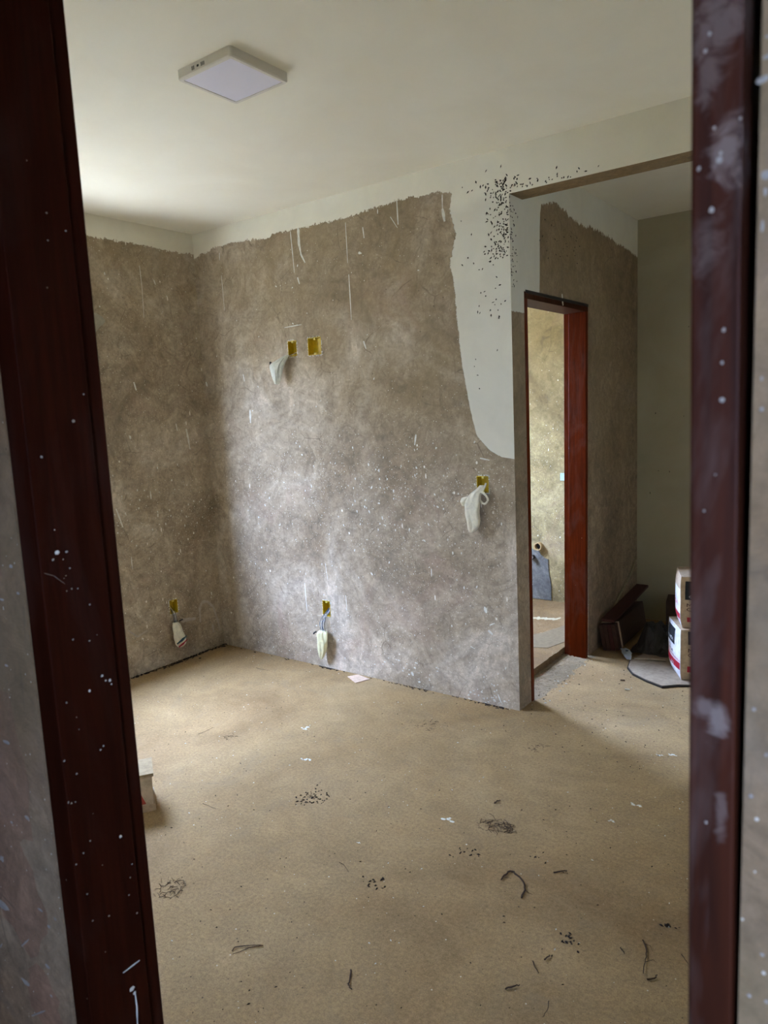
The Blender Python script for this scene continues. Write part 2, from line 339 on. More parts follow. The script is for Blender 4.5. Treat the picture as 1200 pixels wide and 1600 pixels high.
# gritty strip under the inner door
b = MB(); nx, ny = 16, 60
gv = [(2.12+.17*i/nx + .03*mn.noise((j*.3, 9, .5))*i/nx, .142+.83*j/ny, .0012+max(0, .010*mn.noise((i*.9, j*.8, 1))+.003)*(1-(i/nx)**2)) for j in range(ny+1) for i in range(nx+1)]
b.add(gv, [(j*(nx+1)+i, j*(nx+1)+i+1, (j+1)*(nx+1)+i+1, (j+1)*(nx+1)+i) for j in range(ny) for i in range(nx)])
b.build('threshold', M_rubble, fl, label='grey gritty strip under the inner door')
# outside: ground, and an unseen wall added to hold back low sky light
b = MB(); b.box(-30, 30, -30, 30, -.45, -.15); b.build('ground', M_cplaster, kind='structure')
b = MB(); b.box(-1.75, -1.6, -14, .3, -.15, 2.58); b.build('wall_sky_block', plain('sky_block_render', (150, 144, 130), .9), kind='structure')

# ---------------------------------------------------------------- door frames
d1 = empty('door_1', ((2.921+3.793)/2, -2.72, 0), kind='structure')
def prof(pts, z0, z1, lean=0):
    b = MB(); b.prism([(x+lean*(1.14-z0), y, z0) for x, y in pts], [(x+lean*(1.14-z1), y, z1) for x, y in pts]); return b
XR, XS = 2.9575, 2.9660
jl = bevel(prof([(2.921, YF+.0), (XS, YF), (XS, -2.688), (XR, -2.688), (XR, YB), (2.921, YB)], 0, 2.162).build('jamb', M_wood, d1, label='dark red varnished side of the frame, flecked white'), .002)
jr = bevel(prof([(3.7675, YF), (3.7955, YF), (3.7955, YB), (3.777, YB), (3.777, -2.688), (3.7675, -2.688)], 0, 2.162, .0085).build('jamb', M_woodR, d1, label='dusty reddish side of the frame, smeared grey'), .002)
b = MB(); b.box(2.921, 3.795, YF, -2.688, 2.128, 2.162); b.box(2.921, 3.795, -2.688, YB, 2.138, 2.162); bevel(b.build('header', M_wood, d1), .002)
d2 = empty('door_2', (XP-.07, .55, 0), kind='structure')
X0, X1 = XP-.137, XP+.004
def lp(y, z): return y+.022*(z-1.1)
b = MB(); y0, y1 = .925, .957
b.prism([(X1, lp(y0, 0), 0), (X1, lp(y1, 0), 0), (X0, lp(y1, 0), 0), (X0, lp(y0+.012, 0), 0), (X0+.034, lp(y0+.012, 0), 0), (X0+.034, lp(y0, 0), 0)],
        [(X1, lp(y0, 2.08), 2.10), (X1, lp(y1, 2.1), 2.10), (X0, lp(y1, 2.1), 2.10), (X0, lp(y0+.012, 2.08), 2.10), (X0+.034, lp(y0+.012, 2.08), 2.10), (X0+.034, lp(y0, 2.08), 2.10)])
bevel(b.build('jamb', M_woodI, d2), .002)
b = MB(); b.box(X0, X1, .142, .170, 0, 2.10); bevel(b.build('jamb', M_woodI, d2), .002)
b = MB(); b.box(X0, X1+.001, .142, .978, 2.080, 2.114); bevel(b.build('header', M_woodH, d2), .002)
b = MB(); b.box(X1+.0015, X1+.004, .144, .976, 2.106, 2.122); b.build('head_gap', M_dark, d2)

# ---------------------------------------------------------------- drips, splashes, specks
def ribbon(b, pts, wd, N, lift=.0012, taper=True):
    N = Vector(N); P = [Vector(p) for p in pts]; Q = []
    for i in range(len(P)-1):
        for k in range(4): Q.append(P[i].lerp(P[i+1], k/4))
    Q.append(P[-1]); L = len(Q); vs = []
    for i, p in enumerate(Q):
        d = (Q[min(i+1, L-1)]-Q[max(0, i-1)]).normalized(); s = d.cross(N).normalized(); t = i/(L-1)
        ww = wd*.5*(.45+.75*mn.noise((p.x*60, p.y*60, p.z*60))*.6+.4*math.sin(math.pi*min(1, .15+t*.9)))
        vs += [p+s*ww+N*.0002, p+N*lift, p-s*ww+N*.0002]
    b.add(vs, [(3*i+a, 3*i+a+1, 3*i+a+4, 3*i+a+3) for i in range(L-1) for a in (0, 1)])
def blob(b, c, U, V, N, ru, rv, lift=.001, n=10, seed=0):
    c, U, V, N = Vector(c), Vector(U), Vector(V), Vector(N); r = random.Random(seed)
    vs = [c+N*lift]
    for k in range(n):
        a = 6.2832*k/n; q = .8+.4*r.random(); vs.append(c+U*ru*q*math.cos(a)+V*rv*q*math.sin(a)+N*.0002)
    b.add(vs, [(0, 1+k, 1+(k+1) % n) for k in range(n)])
DM = [([(0.864, 2.618), (0.871, 2.498), (0.876, 2.385)], 0.008), ([(0.927, 2.627), (0.925, 2.542), (0.937, 2.475)], 0.022), ([(0.937, 2.475), (0.965, 2.427)], 0.012), ([(0.899, 2.355), (0.911, 2.316)], 0.013), ([(1.276, 2.592), (1.277, 2.379)], 0.006), ([(1.281, 2.317), (1.283, 2.072)], 0.009), ([(1.623, 2.637), (1.625, 2.519)], 0.011), ([(1.578, 2.566), (1.62, 2.504)], 0.005), ([(1.898, 2.613), (1.897, 2.539)], 0.008), ([(1.897, 2.546), (1.907, 2.483)], 0.02), ([(1.498, 2.62), (1.496, 2.597)], 0.008), ([(1.393, 2.548), (1.399, 2.49)], 0.01), ([(1.355, 2.421), (1.377, 2.414)], 0.016), ([(0.249, 2.596), (0.244, 2.55)], 0.007), ([(0.251, 2.459), (0.256, 2.238)], 0.004), ([(0.77, 2.083), (0.91, 2.087)], 0.006), ([(1.685, 1.431), (1.674, 1.375)], 0.013), ([(1.751, 0.701), (1.751, 0.658)], 0.007), ([(0.424, 1.61), (0.421, 1.525)], 0.021), ([(0.804, 0.522), (0.806, 0.424), (0.81, 0.341)], 0.009), ([(0.025, 1.806), (0.034, 1.776)], 0.019), ([(2.07, 1.305), (2.124, 1.295)], 0.009), ([(0.385, 1.833), (0.392, 1.788)], 0.009), ([(1.361, 1.95), (1.376, 1.907)], 0.013), ([(2.072, 0.53), (2.083, 0.497)], 0.019), ([(2.1, 0.434), (2.13, 0.449)], 0.011), ([(2.091, 0.405), (2.117, 0.385)], 0.015), ([(1.981, 0.301), (2.008, 0.291)], 0.007), ([(1.59, 0.087), (1.602, 0.066)], 0.018), ([(2.138, 0.065), (2.156, 0.022)], 0.011), ([(0.984, 0.665), (0.997, 0.566)], 0.006), ([(1.132, 0.482), (1.137, 0.404)], 0.006)]
b = MB()
for p, wd in DM: ribbon(b, [(x, 0, z) for x, z in p], wd, (0, -1, 0))
for k in range(60):   # lime flecks near the floor and pillar foot
    x = RB.uniform(1.95, 2.24) if k < 35 else RB.gauss(1.55, .12); z = abs(RB.gauss(.02, .05)) if k < 35 else abs(RB.gauss(.10, .03))
    blob(b, (min(x, 2.25), 0, z+.004), (1, 0, 0), (0, 0, 1), (0, -1, 0), RB.uniform(.002, .008), RB.uniform(.002, .006), seed=k)
for k in range(520):   # thrown paint flecks
    x = RB.uniform(.35, 2.24); z = RB.choice([RB.gauss(1.05, .25), RB.gauss(.8, .35), RB.uniform(.05, 1.5)])
    if k < 150: x = RB.gauss(1.45, .30); z = RB.gauss(1.12, .14)
    if k > 480: x = RB.uniform(.1, 1.9); z = RB.uniform(1.4, 2.5)
    if not (.02 < x < 2.25 and .01 < z < 2.5) or any(q[0]-.01 < x < q[1]+.01 and q[2]-.01 < z < q[3]+.01 for q in BOX.values()): continue
    q = RB.random()**3; ra = .0012+.0052*q; an = RB.gauss(0, .5)+1.57
    blob(b, (x, 0, z), (math.cos(an), 0, math.sin(an)), (-math.sin(an), 0, math.cos(an)), (0, -1, 0), ra*RB.uniform(1, 1.9), ra*.8, .0008, 7, k)
b.build('paint_drips', M_drip, slabF, kind='stuff', label='white paint drips and flecks on the bare plaster')
DL = [([(-0.422, 2.503), (-0.418, 2.372), (-0.423, 2.193)], 0.005), ([(-0.537, 1.806), (-0.525, 1.756)], 0.013), ([(-0.252, 1.543), (-0.246, 1.497)], 0.01), ([(-0.49, 1.135), (-0.49, 1.083)], 0.01), ([(-0.174, 1.506), (-0.165, 1.443), (-0.157, 1.372)], 0.015), ([(-0.599, 1.484), (-0.597, 1.465)], 0.018), ([(-0.742, 1.057), (-0.72, 0.987), (-0.707, 0.938)], 0.012), ([(-0.667, 2.436), (-0.665, 2.419)], 0.008), ([(-0.328, 2.431), (-0.317, 2.401)], 0.009), ([(-0.078, 0.391), (-0.075, 0.368)], 0.011), ([(-0.67, 0.75), (-0.669, 0.669)], 0.006)]
b = MB()
for p, wd in DL: ribbon(b, [(0, y, z) for y, z in p], wd, (1, 0, 0))
for k in range(230):
    y = -RB.uniform(.03, .80); z = RB.choice([RB.gauss(.98, .10), RB.gauss(.98, .12), RB.uniform(.1, 2.4)]); ra = .0010+.0040*RB.random()**3
    blob(b, (0, y, z), (0, 1, 0), (0, 0, 1), (1, 0, 0), ra, ra*RB.uniform(1, 1.8), .0008, 7, k)
b.build('paint_drips', M_drip, wl, kind='stuff')
LL = [([(-0.19, 0.208), (-0.186, 0.305), (-0.16, 0.343), (-0.117, 0.333), (-0.072, 0.286), (-0.042, 0.187), (-0.027, 0.105)], 0.022), ([(-0.345, 0.258), (-0.283, 0.251), (-0.225, 0.244)], 0.03), ([(-0.741, 0.303), (-0.679, 0.244), (-0.606, 0.265)], 0.016), ([(-0.089, 0.168), (-0.084, 0.107)], 0.02)]
b = MB()
for p, wd in LL: ribbon(b, [(0, y, z) for y, z in p], wd, (1, 0, 0), .0006)
b.build('lime_smears', M_lime, wl, kind='stuff')
# insect-mud specks round the top left corner of the opening
def dome(b, c, U, V, N, l, wd, ang):
    c, U, V, N = Vector(c), Vector(U), Vector(V), Vector(N); a = U*math.cos(ang)+V*math.sin(ang); s = N.cross(a)
    b.add([c+a*l, c+s*wd, c-a*l, c-s*wd, c+N*.003], [(0, 1, 4), (1, 2, 4), (2, 3, 4), (3, 0, 4)])
R = random.Random(3); b = MB()
for k in range(300):
    if k < 170: x = 2.255-abs(R.gauss(0, .055)); z = R.uniform(2.26, 2.615)
    elif k < 205: x = 2.255-abs(R.gauss(0, .10)); z = R.gauss(2.60, .03)
    elif k < 240: x = 2.235-abs(R.gauss(0, .11)); z = R.uniform(1.98, 2.35)
    elif k < 285: x = 2.262+abs(R.expovariate(6)); z = 2.552+abs(R.gauss(0, .022))
    else: x = R.uniform(1.99, 2.25); z = R.uniform(1.6, 2.5)
    if x < 1.97 or x > 3.1: continue
    dome(b, (x, 0, z), (1, 0, 0), (0, 0, 1), (0, -1, 0), R.uniform(.003, .0095), R.uniform(.002, .0045), R.uniform(0, 3.14))
for k in range(85):
    y = .002+abs(R.gauss(0, .035)); z = R.uniform(2.12, 2.53)
    if k > 60: y = R.uniform(.3, .9); z = R.uniform(2.3, 2.5)
    dome(b, (XP, y, z), (0, 1, 0), (0, 0, 1), (1, 0, 0), R.uniform(.003, .010), R.uniform(.002, .004), R.uniform(0, 3.14))
b.build('mud_specks', M_mud, slabF, kind='stuff', label='dense black mud specks beside the opening corner')
b = MB()
for k in range(26): dome(b, (R.uniform(2.35, 3.2), 1.9, R.uniform(.6, 2.4)), (1, 0, 0), (0, 0, 1), (0, -1, 0), R.uniform(.004, .010), R.uniform(.002, .004), R.uniform(.8, 2.2))
b.build('mud_specks', M_mud, bpy.data.objects['wall_back'], kind='stuff')
# splashes on the near door frame
JS = [(-2.7571, 1.4039, 0.0044, 0.0042), (-2.7636, 1.3955, 0.0024, 0.0023), (-2.7437, 1.4025, 0.0025, 0.0023), (-2.7417, 1.3796, 0.0018, 0.0017), (-2.7497, 1.3934, 0.0015, 0.0015), (-2.7422, 1.3514, 0.0016, 0.0015), (-2.7496, 1.3502, 0.0013, 0.0013), (-2.7335, 1.3498, 0.0018, 0.0017), (-2.7186, 1.3238, 0.0019, 0.0018), (-2.7113, 1.219, 0.0029, 0.0027), (-2.7065, 1.2104, 0.0022, 0.002), (-2.7003, 1.2085, 0.0034, 0.0032), (-2.6985, 1.2024, 0.002, 0.0018), (-2.7324, 1.2039, 0.003, 0.0029), (-2.7667, 1.1994, 0.002, 0.002), (-2.7204, 1.1185, 0.0019, 0.0018), (-2.7253, 1.1146, 0.0019, 0.0018), (-2.779, 1.1213, 0.0022, 0.0022), (-2.7126, 1.2789, 0.0012, 0.0011), (-2.7246, 1.2736, 0.0019, 0.0018), (-2.7551, 1.1743, 0.0011, 0.0011), (-2.7536, 1.1562, 0.0011, 0.0011), (-2.7569, 1.4342, 0.0013, 0.0013), (-2.7484, 1.3707, 0.0011, 0.0011), (-2.7515, 1.3677, 0.0009, 0.0009), (-2.7481, 1.2822, 0.002, 0.002), (-2.7637, 1.096, 0.0023, 0.0022), (-2.78, 1.0617, 0.002, 0.002), (-2.7757, 1.0585, 0.002, 0.002), (-2.7699, 1.0575, 0.0016, 0.0016), (-2.7551, 0.9921, 0.0019, 0.0018), (-2.7086, 0.9741, 0.0038, 0.0036), (-2.7667, 0.9798, 0.0018, 0.0018), (-2.7786, 0.9697, 0.0018, 0.0018), (-2.6946, 0.9226, 0.0015, 0.0014), (-2.7001, 0.904, 0.0015, 0.0014), (-2.7048, 0.8785, 0.0018, 0.0017), (-2.6949, 0.8433, 0.0023, 0.0022), (-2.7641, 0.8751, 0.0019, 0.0018), (-2.7392, 0.8667, 0.0022, 0.0021), (-2.7679, 0.9186, 0.0018, 0.0018), (-2.7506, 0.8172, 0.0012, 0.0012), (-2.7151, 0.7324, 0.0062, 0.0059), (-2.712, 0.7229, 0.0041, 0.004), (-2.7466, 1.0286, 0.0012, 0.0011), (-2.7411, 0.9472, 0.0012, 0.0012), (-2.6957, 1.6097, 0.0021, 0.0019), (-2.7145, 1.5745, 0.0037, 0.0034), (-2.7637, 1.5307, 0.0025, 0.0024), (-2.7405, 1.8977, 0.0013, 0.0012), (-2.7215, 1.8388, 0.0019, 0.0017), (-2.6975, 1.8208, 0.0018, 0.0016), (-2.7237, 1.8048, 0.0017, 0.0016), (-2.7314, 1.7454, 0.0013, 0.0012)]
bw, bgm = MB(), MB()
for i, (y, z, ru, rv) in enumerate(JS):
    big = ru > .0027 or i in (15, 16, 10, 12)
    blob(bw if big and i not in (47,) else bgm, (XS, y, z), (0, 1, 0), (0, 0, 1), (1, 0, 0), ru*.7, rv*.7, seed=i)
for s in ([(-2.7275, 0.7669), (-2.7133, 0.7673), (-2.6988, 0.7678)], [(-2.7114, 0.7235), (-2.7107, 0.6984), (-2.714, 0.655)]):
    ribbon(bw, [(XS, y, z) for y, z in s], .0030, (1, 0, 0))
for s in ([(-2.7775, 1.3804), (-2.765, 1.3741), (-2.7513, 1.3605)],): ribbon(bgm, [(XS, y, z) for y, z in s], .0009, (1, 0, 0))
bw.build('paint_splashes', M_white, jl, kind='stuff'); bgm.build('dust_spots', M_grey, jl, kind='stuff')
RS = [(3.77, 1.7647, 0.0017), (3.7674, 1.7016, 0.0018), (3.7822, 1.5673, 0.0022), (3.7722, 1.7731, 0.0017), (3.7825, 1.6083, 0.0018), (3.7818, 1.5891, 0.0014), (3.7731, 1.4999, 0.0011), (3.7793, 1.5223, 0.0011), (3.7772, 1.294, 0.0016), (3.7747, 1.6773, 0.0024), (3.7785, 1.704, 0.0027), (3.7892, 1.7237, 0.0013), (3.7754, 1.7221, 0.0014), (3.7791, 1.7073, 0.0017)]
b = MB()
for i, (x, z, r) in enumerate(RS): blob(b, (max(x, 3.7675+.0085*(1.14-z)+.002), YF, z), (1, 0, 0), (0, 0, 1), (0, -1, 0), r*.6, r*.75, seed=i)
b.build('paint_splashes', M_grey, jr, kind='stuff')
RW = [(3.8025, 1.7521, 0.0044, 0.002), (3.8, 1.7409, 0.0051, 0.003), (3.8027, 1.6907, 0.0032, 0.0041), (3.8028, 1.6815, 0.0016, 0.0034), (3.8017, 1.6637, 0.0013, 0.0049), (3.802, 1.7623, 0.0019, 0.0013), (3.8036, 1.5609, 0.0017, 0.0019), (3.8033, 1.5785, 0.0013, 0.0022), (3.8037, 1.3774, 0.0016, 0.0017), (3.8033, 1.3201, 0.0019, 0.0021), (3.8122, 1.2139, 0.0018, 0.0018), (3.8053, 1.1813, 0.0019, 0.0018), (3.8152, 1.182, 0.0018, 0.0018), (3.8112, 1.3494, 0.0014, 0.0017)]
LW = [(2.8897, 1.3833, 0.0071, 0.0036), (2.9004, 1.347, 0.0053, 0.0028), (2.8422, 1.2344, 0.0076, 0.003), (2.8131, 1.1114, 0.016, 0.0053), (2.8528, 1.3323, 0.0093, 0.0028), (2.8477, 1.0029, 0.0098, 0.0054), (2.7329, 0.8163, 0.027, 0.0099), (2.8545, 0.8577, 0.0118, 0.0034), (2.8958, 0.8602, 0.0057, 0.0033), (2.8739, 0.8387, 0.0058, 0.0046), (2.855, 0.7651, 0.01, 0.0047), (2.7769, 0.7012, 0.0196, 0.0063), (2.7496, 0.9029, 0.0088, 0.0083), (2.7974, 0.9797, 0.0062, 0.0034), (2.8558, 0.7161, 0.006, 0.0036)]
b = MB()
for i, (x, z, ru, rv) in enumerate(RW+LW): blob(b, (x, YF, z), (1, 0, 0), (0, 0, 1), (0, -1, 0), ru*.7, rv*.7, seed=i)
for s in ([(2.7796, 0.766), (2.8083, 0.7905)], [(2.7845, 0.6461), (2.8316, 0.679)], [(2.7426, 0.8994), (2.757, 0.9088)], [(2.7014, 0.7292), (2.7128, 0.7411)]):
    ribbon(b, [(x, YF, z) for x, z in s], .004, (0, -1, 0))
b.build('paint_splashes', M_grey, wn, kind='stuff')
# orange-brown scraped patch on the hall wall left of the frame
b = MB()
for i, (x, z, ru, rv) in enumerate([(2.835, 1.395, .030, .035), (2.80, 1.06, .07, .13), (2.79, .86, .08, .10), (2.83, .70, .05, .05)]): blob(b, (x, YF, z), (1, 0, 0), (0, 0, 1), (0, -1, 0), ru, rv, .0004, 18, i+40)
b.build('render_patches', plaster('reddish_render', None, A=s2l((150, 116, 92)), B=s2l((134, 98, 74)), Cc=s2l((158, 126, 102)), speck=.15), wn, kind='stuff')
# drip over the inner door head and dust on its jamb
b = MB(); ribbon(b, [(XP+.0045, .60, 2.145), (XP+.0055, .605, 2.10), (XP+.0055, .61, 2.085)], .020, (1, 0, 0)); b.build('paint_drip', M_drip, d2)
# grey cement patch, pipe and tag in the bathroom
b = MB(); R = random.Random(5); pts = []
ol = [(1.20, .05), (1.20, .44), (1.35, .45), (1.434, .452), (1.47, .435), (1.51, .432), (1.53, .407), (1.556, .379), (1.582, .371), (1.591, .291), (1.605, .166), (1.612, .05)]
b.prism([(x+R.uniform(-.006, .006), 1.9, z) for x, z in ol], [(x+R.uniform(-.006, .006), 1.893, z) for x, z in ol])
b.build('cement_patch', M_cement, bpy.data.objects['wall_bathroom'], label='dark grey fresh cement patch')
pp = empty('drain_pipe', (1.515, 1.885, .472), label='tan plastic drain pipe stub sticking out of the bathroom wall above a grey cement patch', category='pipe')
b = MB(); n = 20
for ra, rb, ya, yb in ((.031, .031, 1.9, 1.862), (.031, .024, 1.862, 1.862), (.024, .024, 1.862, 1.9)):
    b.add([(1.515+ra*math.cos(6.2832*k/n), ya, .472+ra*math.sin(6.2832*k/n)) for k in range(n)]+[(1.515+rb*math.cos(6.2832*k/n), yb, .472+rb*math.sin(6.2832*k/n)) for k in range(n)], [(k, (k+1) % n, n+(k+1) % n, n+k) for k in range(n)])
b.build('pipe_wall', M_pipe, pp)
b = MB(); b.add([(1.515, 1.896, .472)]+[(1.515+.024*math.cos(6.2832*k/n), 1.896, .472+.024*math.sin(6.2832*k/n)) for k in range(n)], [(0, 1+k, 1+(k+1) % n) for k in range(n)]); b.build('pipe_hollow', M_black, pp)
wv = empty('water_outlet', (1.465, 1.88, .382), label='small dark water outlet with pale cap set in the grey cement patch', category='water outlet')
b = MB(); b.tube([(1.465, 1.895, .382), (1.465, 1.865, .382)], .017, 12); b.build('body', M_dark, wv)
b = MB(); b.tube([(1.465, 1.867, .384), (1.465, 1.853, .384)], .013, 6); b.build('cap', M_grey, wv)
b = MB(); b.box(1.695, 1.725, 1.892, 1.8995, .985, 1.04); b.build('wall_tag', plain('tag_cyan', (170, 196, 196), .5), label='small pale cyan rectangular scrap on the bathroom wall beside the door frame', category='tag')

# ---------------------------------------------------------------- ceiling light
cl = empty('ceiling_light', (1.897, -1.356, H), label='square white surface mounted ceiling light, switched off', category='lamp')
def rrect(cx, cy, h, r, z, n=5):
    out = []
    for sx, sy, a0 in ((1, 1, 0), (-1, 1, 90), (-1, -1, 180), (1, -1, 270)):
        for k in range(n+1):
            a = math.radians(a0+90*k/n); out.append((cx+sx*(h-r)+r*math.cos(a), cy+sy*(h-r)+r*math.sin(a), z))
    return out
CX, CY, HW = 1.897, -1.356, .1345
rings = [rrect(CX, CY, HW, .012, H), rrect(CX, CY, HW, .012, H-.028), rrect(CX, CY, HW-.003, .010, H-.032), rrect(CX, CY, HW-.015, .004, H-.032), rrect(CX, CY, HW-.016, .004, H-.0290)]
b = MB(); n = len(rings[0]); b.add([p for r in rings for p in r], [(i*n+k, i*n+(k+1) % n, (i+1)*n+(k+1) % n, (i+1)*n+k) for i in range(len(rings)-1) for k in range(n)])
b.build('housing', M_lampbody, cl)
b = MB(); q = rrect(CX, CY, HW-.0155, .004, H-.0300); b.add(q, [tuple(range(n))]); q2 = rrect(CX, CY, HW-.0155, .004, H-.026); b.add(q2, [tuple(range(n))[::-1]]); b.build('diffuser', M_diff, cl)
b = MB()
for x in (1.842, 1.847, 1.852, 1.888, 1.893, 1.898, 1.903): b.box(x, x+.0025, CY-HW-.0006, CY-HW+.001, H-.022, H-.010)
b.box(1.868, 1.877, CY-HW-.0006, CY-HW+.001, H-.019, H-.012)
b.build('vent_slots', M_dark, cl)
b = MB()   # mounting plate against the ceiling, inside the housing
b.box(CX-.11, CX+.11, CY-.11, CY+.11, H-.004, H); b.build('mounting_plate', M_lampbody, cl)

# ---------------------------------------------------------------- junction boxes
def jbox(key, axis, a0, a1, z0, z1, label, loose=None, wires=()):
    t = .003; D = .047
    if axis == 'y': P = lambda a, d, z: (a, d, z); loc = ((a0+a1)/2, .02, z0)
    else: P = lambda a, d, z: (-d, a, z); loc = (-.02, (a0+a1)/2, z0)
    e = empty('junction_box', loc, label=label, category='junction box', group='yellow electrical boxes let into the plaster')
    b = MB()
    def bx(u0, u1, d0, d1, v0, v1):
        c = [P(u, d, v) for v in (v0, v1) for u, d in ((u0, d0), (u1, d0), (u1, d1), (u0, d1))]
        b.add(c, [(0, 3, 2, 1), (4, 5, 6, 7), (0, 1, 5, 4), (1, 2, 6, 5), (2, 3, 7, 6), (3, 0, 4, 7)])
    bx(a0, a1, D-t, D, z0, z1); bx(a0, a0+t, -.002, D, z0, z1); bx(a1-t, a1, -.002, D, z0, z1); bx(a0, a1, -.002, D, z0, z0+t); bx(a0, a1, -.002, D, z1-t, z1)
    b.build('shell', M_yel, e)
    am = (a0+a1)/2
    for z in (z0+t, z1-t-.010):
        b = MB()
        def bx2(u0, u1, d0, d1, v0, v1):
            c = [P(u, d, v) for v in (v0, v1) for u, d in ((u0, d0), (u1, d0), (u1, d1), (u0, d1))]
            b.add(c, [(0, 3, 2, 1), (4, 5, 6, 7), (0, 1, 5, 4), (1, 2, 6, 5), (2, 3, 7, 6), (3, 0, 4, 7)])
        bx2(am-.006, am+.006, 0, .012, z, z+.010); b.build('screw_lug', plain('lug_yellow', (226, 210, 110), .4), e)
    # ragged plaster rim
    b = MB(); R = random.Random(len(bpy.data.objects))
    for k in range(34):
        sd = k % 4; u = R.uniform(a0, a1); v = R.uniform(z0, z1)
        if sd == 0: v = z0-.003
        elif sd == 1: v = z1+.003
        elif sd == 2: u = a0-.003
        else: u = a1+.003
        dome(b, P(u, 0, v), (1, 0, 0) if axis == 'y' else (0, 1, 0), (0, 0, 1), (0, -1, 0) if axis == 'y' else (1, 0, 0), R.uniform(.004, .010), R.uniform(.002, .004), R.uniform(0, 3))
    b.build('plaster_rim', M_drip, e, kind='stuff')
    for i, (pts, m) in enumerate(wires):
        b = MB(); b.tube(pts, .0016, 6); b.build('wire', M_wire[m], e, smooth=True)
    return e
def smoothpts(P, n=6):
    P = [Vector(p) for p in P]; out = []
    for i in range(len(P)-1):
        p0, p1, p2, p3 = P[max(i-1, 0)], P[i], P[i+1], P[min(i+2, len(P)-1)]
        for k in range(n):
            t = k/n; out.append(.5*((2*p1)+(p2-p0)*t+(2*p0-5*p1+4*p2-p3)*t*t+(3*p1-p0-3*p2+p3)*t**3))
    out.append(P[-1]); return out
jbox('ul', 'y', *BOX['ul'], label='narrow yellow junction box high on the far wall, pale bag under it',
     wires=[(smoothpts([(.82, .04, 1.93), (.815, 0, 1.922), (.80, -.02, 1.905), (.79, -.035, 1.89)]), 2), (smoothpts([(.83, .04, 1.94), (.825, -.002, 1.922), (.80, -.03, 1.905), (.78, -.04, 1.89)]), 1)])
jbox('ur', 'y', *BOX['ur'], label='wider empty yellow junction box high on the far wall, right of the narrow one')
jbox('mid', 'y', *BOX['mid'], label='dark yellow junction box near the pillar edge stuffed with a knotted plastic bag',
     wires=[(smoothpts([(2.08, .04, 1.16), (2.08, 0, 1.165), (2.078, -.018, 1.155), (2.075, -.022, 1.13)]), 2)])
lw = []
for i, (x0, xb, xe, m) in enumerate([(.975, .930, .945, 0), (.985, .945, .955, 1), (.97, .952, .958, 2), (.99, .965, .966, 1), (.98, .975, .978, 2), (.995, .958, .972, 0)]):
    lw.append((smoothpts([(x0, .04, .39), (x0-.006, .012, .36), ((x0+xb)/2-.004, -.012, .330), (xb, -.022-.002*i, .285), (xe, -.028, .235), (xe, -.03, .215)]), m))
jbox('low', 'y', *BOX['low'], label='yellow junction box low on the far wall with blue and white wires', wires=lw)
ll = []
for i, (y0, yb, m) in enumerate([(-.41, -.415, 2), (-.40, -.398, 1), (-.405, -.408, 0), (-.39, -.392, 2)]):
    ll.append((smoothpts([(-.04, y0, .37), (-.01, y0, .345), (.012, yb, .32), (.020, yb, .28), (.024, yb, .258)]), m))
jbox('left', 'x', -.424, -.362, .322, .412, label='yellow junction box low on the left wall near the room corner', wires=ll)

# ---------------------------------------------------------------- plastic bags
def crumple(secs, seed, n=40, fold=.18, k1=5):
    """secs: (centre xyz, rx (x dir), ry (y dir))"""
    R = random.Random(seed); ph = [R.uniform(0, 6.28) for _ in range(4)]; b = MB(); C_ = smoothpts([s[0] for s in secs], 4)
    rr = smoothpts([(s[1], s[2], 0) for s in secs], 4); L = len(C_); vs = []
    for i in range(L):
        c = C_[i]; rx, ry = rr[i].x, rr[i].y; t = i/(L-1)
        for k in range(n):
            a = 6.2832*k/n
            q = 1+fold*math.sin(k1*a+ph[0]+t*2)+fold*.5*math.sin((k1*2+1)*a+ph[1]-t*5)+.55*fold*mn.noise((math.cos(a)*2.2+seed, math.sin(a)*2.2, t*6))*2
            vs.append((c.x+rx*q*math.cos(a), c.y+ry*q*math.sin(a), c.z+.15*rx*mn.noise((a*1.5, t*7, seed))))
    b.add(vs, [(i*n+k, i*n+(k+1) % n, (i+1)*n+(k+1) % n, (i+1)*n+k) for i in range(L-1) for k in range(n)])
    b.add([C_[0]]+vs[:n], [(0, 1+(k+1) % n, 1+k) for k in range(n)]); b.add([C_[-1]]+vs[-n:], [(0, 1+k, 1+(k+1) % n) for k in range(n)])
    return b
e = empty('plastic_bag', (.76, -.05, 1.74), label='crumpled pale plastic bag under the high narrow junction box', category='bag')
b = crumple([((.800, -.020, 1.918), .010, .010), ((.782, -.040, 1.900), .024, .020), ((.757, -.060, 1.872), .040, .030), ((.748, -.065, 1.830), .034, .032), ((.742, -.062, 1.790), .024, .026), ((.733, -.060, 1.752), .010, .012)], 2, fold=.16)
b.build('film', M_bag2, e, smooth=False)
b = MB(); b.box(.712, .720, -.088, -.080, 1.868, 1.884); b.build('print_mark', M_dark, e)
e = empty('plastic_bag', (2.03, -.03, .93), label='long off-white knotted plastic bag hanging from the box near the pillar edge', category='bag')
b = crumple([((2.083, -.012, 1.168), .012, .006), ((2.076, -.020, 1.150), .020, .016), ((2.052, -.030, 1.122), .034, .022), ((2.040, -.034, 1.085), .046, .026), ((2.036, -.036, 1.035), .040, .028), ((2.042, -.036, .985), .038, .026), ((2.036, -.034, .945), .026, .018), ((2.026, -.032, .925), .010, .009)], 11, fold=.10, k1=4)
b.build('film', M_bag, e, smooth=True)
b = crumple([((2.045, -.030, 1.112), .014, .010), ((2.010, -.036, 1.108), .018, .016), ((1.992, -.040, 1.088), .020, .020), ((1.990, -.038, 1.064), .012, .010)], 5, fold=.14, k1=3)
b.build('ear', M_bag, e, smooth=False)
